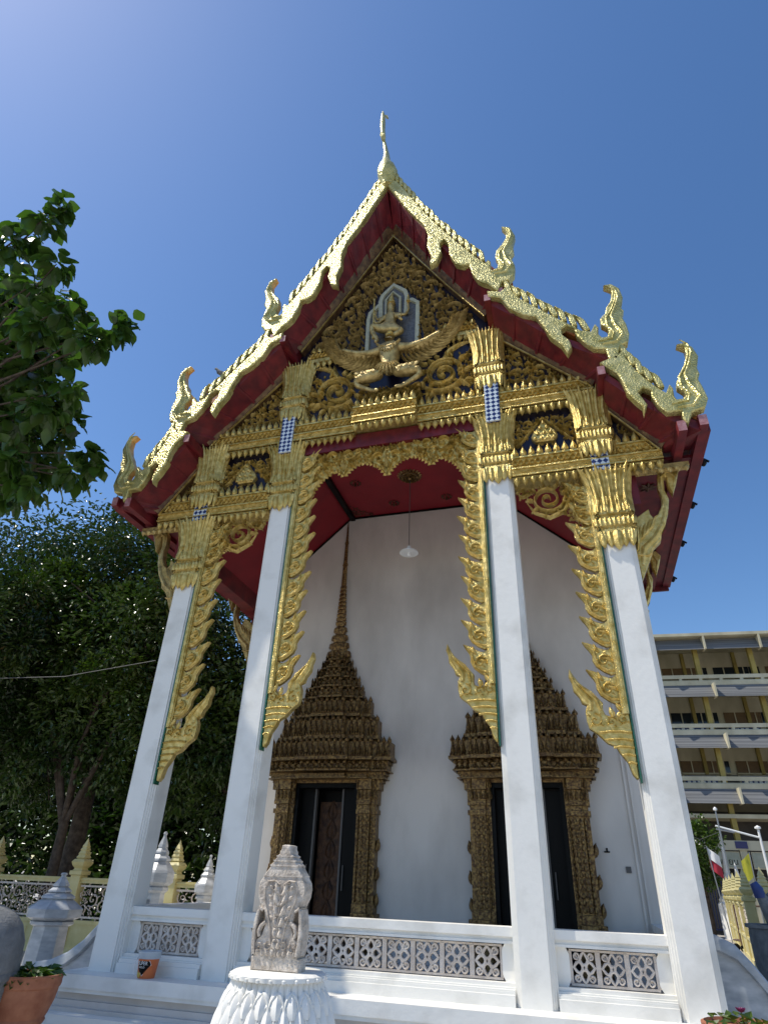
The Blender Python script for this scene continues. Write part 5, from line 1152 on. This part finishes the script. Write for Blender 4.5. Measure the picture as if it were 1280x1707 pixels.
t = clump_tree('small_tree', 7.9, 31, 2.2, [(7.9, 30.6, 2.9, 1.1, 1, 1.5), (7.2, 30.8, 2.2, .9, .9, 1.2)], 5000, .22, .12, M_leafC, 'small bright green tree in front of the school building beside the rightmost column', None, 6, .12)
# far-off growth behind the trees, one mass
rnd = random.Random(9); mb = MB()
for _ in range(26000):
    x = rnd.uniform(-34, -5.5); z = GZ + (rnd.random() ** .8) * (7 + 2.5 * math.sin(x * .5)); y = 17 + rnd.random() * 3 + (x + 20) * -.1
    d = Vector((rnd.gauss(0, 1), rnd.gauss(0, 1), rnd.gauss(0, .7))).normalized(); leafquad(mb, Vector((x, y, z)), d, .5, .26, rnd)
tag(mb.build('background_foliage', M_leafB), 'dark mass of foliage far behind the left fence', 'foliage', None, 'stuff')
NEAR = [(-4.35, -3.81, 9.96, 0.24), (-4.48, -3.85, 9.65, 0.26), (-5.04, -3.63, 9.71, 0.31), (-5.16, -3.83, 9.4, 0.3), (-4.35, -3.47, 9.02, 0.26), (-4.99, -3.22, 9.1, 0.43), (-5.89, -3.11, 9.68, 0.46), (-4.83, -2.67, 9.24, 0.22), (-4.61, -2.53, 9.04, 0.18), (-4.52, -2.99, 8.54, 0.26), (-3.74, -2.38, 8.7, 0.18), (-3.76, -2.58, 8.39, 0.17), (-3.95, -2.61, 8.11, 0.21), (-4.15, -2.78, 8.12, 0.19), (-4.9, -3.0, 8.35, 0.47), (-6.04, -2.7, 8.99, 0.51), (-5.09, -2.19, 8.41, 0.28), (-5.63, -2.26, 8.2, 0.56), (-6.11, -2.4, 8.18, 0.5), (-4.5, -2.35, 7.47, 0.21), (-5.0, -2.23, 7.3, 0.43), (-5.74, -2.03, 7.36, 0.49), (-4.96, -1.7, 7.47, 0.18), (-5.3, -1.56, 7.37, 0.22), (-5.73, -1.59, 7.26, 0.36), (-5.46, -2.18, 6.48, 0.42), (-4.65, -1.44, 6.92, 0.2), (-4.63, -1.27, 6.8, 0.14), (-4.88, -1.45, 6.59, 0.16), (-5.41, -1.87, 6.23, 0.22), (-5.96, -1.59, 6.2, 0.16), (-5.14, -1.82, 6.08, 0.11), (-5.17, -1.02, 6.75, 0.12)]
t = empty('broadleaf_tree', (-9.2, -2.2, GZ)); tag(t, 'broad-leaved tree reaching into the sky from the left edge of the photo', 'tree')
rnd = random.Random(12); mb = MB(); hub = Vector((-9.0, -2.3, 6.0)); off = Vector((9.2, 2.2, -GZ))
mb.tube([tuple(Vector((-9.2, -2.2, GZ)) + off), tuple(Vector((-9.1, -2.2, 3)) + off), tuple(hub + off)], [.32, .25, .2], 10)
off_cl = [(-7.2, -2.2, 8.4, .9), (-8.2, -1.2, 9.4, 1.1), (-6.6, -.9, 7.4, .8), (-7.0, -3.0, 9.6, .8), (-8.6, -3.2, 8.2, 1.1), (-6.3, -1.2, 8.6, .7), (-9.6, -2, 7.2, 1.2), (-7.6, -2.2, 5.4, .7), (-7.4, -3.3, 6.8, .8), (-8.8, -.4, 7.6, 1), (-5.9, -1.6, 9.6, .5), (-6.6, -2.4, 10.2, .6), (-7.9, .4, 8.6, .9), (-6.9, -1.1, 7.0, .7), (-6.9, -1.4, 8.0, .7), (-7.1, -1.3, 9.0, .8), (-7.2, -1.4, 10.0, .8), (-7.4, -1.4, 10.9, .7), (-7.9, -1.6, 8.2, .8), (-8.2, -1.7, 9.3, .8), (-8.0, -1.5, 7.2, .7), (-7.9, -1.8, 6.4, .6)]
lf = MB()
for i, (x, y, z, r) in enumerate(NEAR + off_cl):
    c = Vector((x, y, z)); mid = (hub + c) / 2 + Vector((0, 0, .5)); 
    j1 = hub.lerp(c, .35) + Vector((rnd.uniform(-.3, .3), rnd.uniform(-.3, .3), .7)); j2 = hub.lerp(c, .7) + Vector((rnd.uniform(-.3, .3), rnd.uniform(-.3, .3), .35)); mb.tube([tuple(hub + off), tuple(j1 + off), tuple(j2 + off), tuple(c + off)], [.05, .035, .02, .008], 5)
    n = int(8 + r * 80) if i < len(NEAR) else int(r * 260)
    for _ in range(n):
        d = Vector((rnd.gauss(0, 1), rnd.gauss(0, 1), rnd.gauss(0, .8))).normalized(); p_ = c + d * r * rnd.uniform(.1, .75)
        dd = (d * .8 + Vector((rnd.uniform(-.4, .4), rnd.uniform(-.4, .4), rnd.uniform(-1.1, .1)))).normalized(); broadleaf(lf, p_ + off, dd, .27 * rnd.uniform(.55, 1.15), .19 * rnd.uniform(.8, 1.15), rnd)
mb.build('trunk', M_bark, t, 60); lf.build('crown', M_leafA, t, 180)
# wires and bird
for nm, pts, lab in (('overhead_wire', [(-19, 5, 5.6), (-12.1, 5, 5.37), (-10, 5, 5.32), (-7.36, 5, 5.6)], 'thin grey wire crossing in front of the dark trees at left'), ('overhead_wire', [(3.5, 26, 4.5), (7.7, 28, 3.3), (8.9, 29, 3.75)], 'thin wire slung across in front of the small tree at right')):
    mb = MB(); mb.tube(pts, .009, 4); tag(mb.build(nm, M_wire), lab, 'wire')
t = empty('pigeon', (-3.06, -.66, 9.02), R(200)); tag(t, 'small dark bird perched on the left roof edge between two spikes', 'bird')
mb = MB(); mb.tube([(-.16, 0, -.02), (-.08, 0, .01), (0, 0, .04), (.06, 0, .07), (.09, 0, .12), (.12, 0, .145), (.15, 0, .135)], [.012, .035, .05, .045, .026, .026, .004], 10); mb.build('body', M_greystone, t, 60)
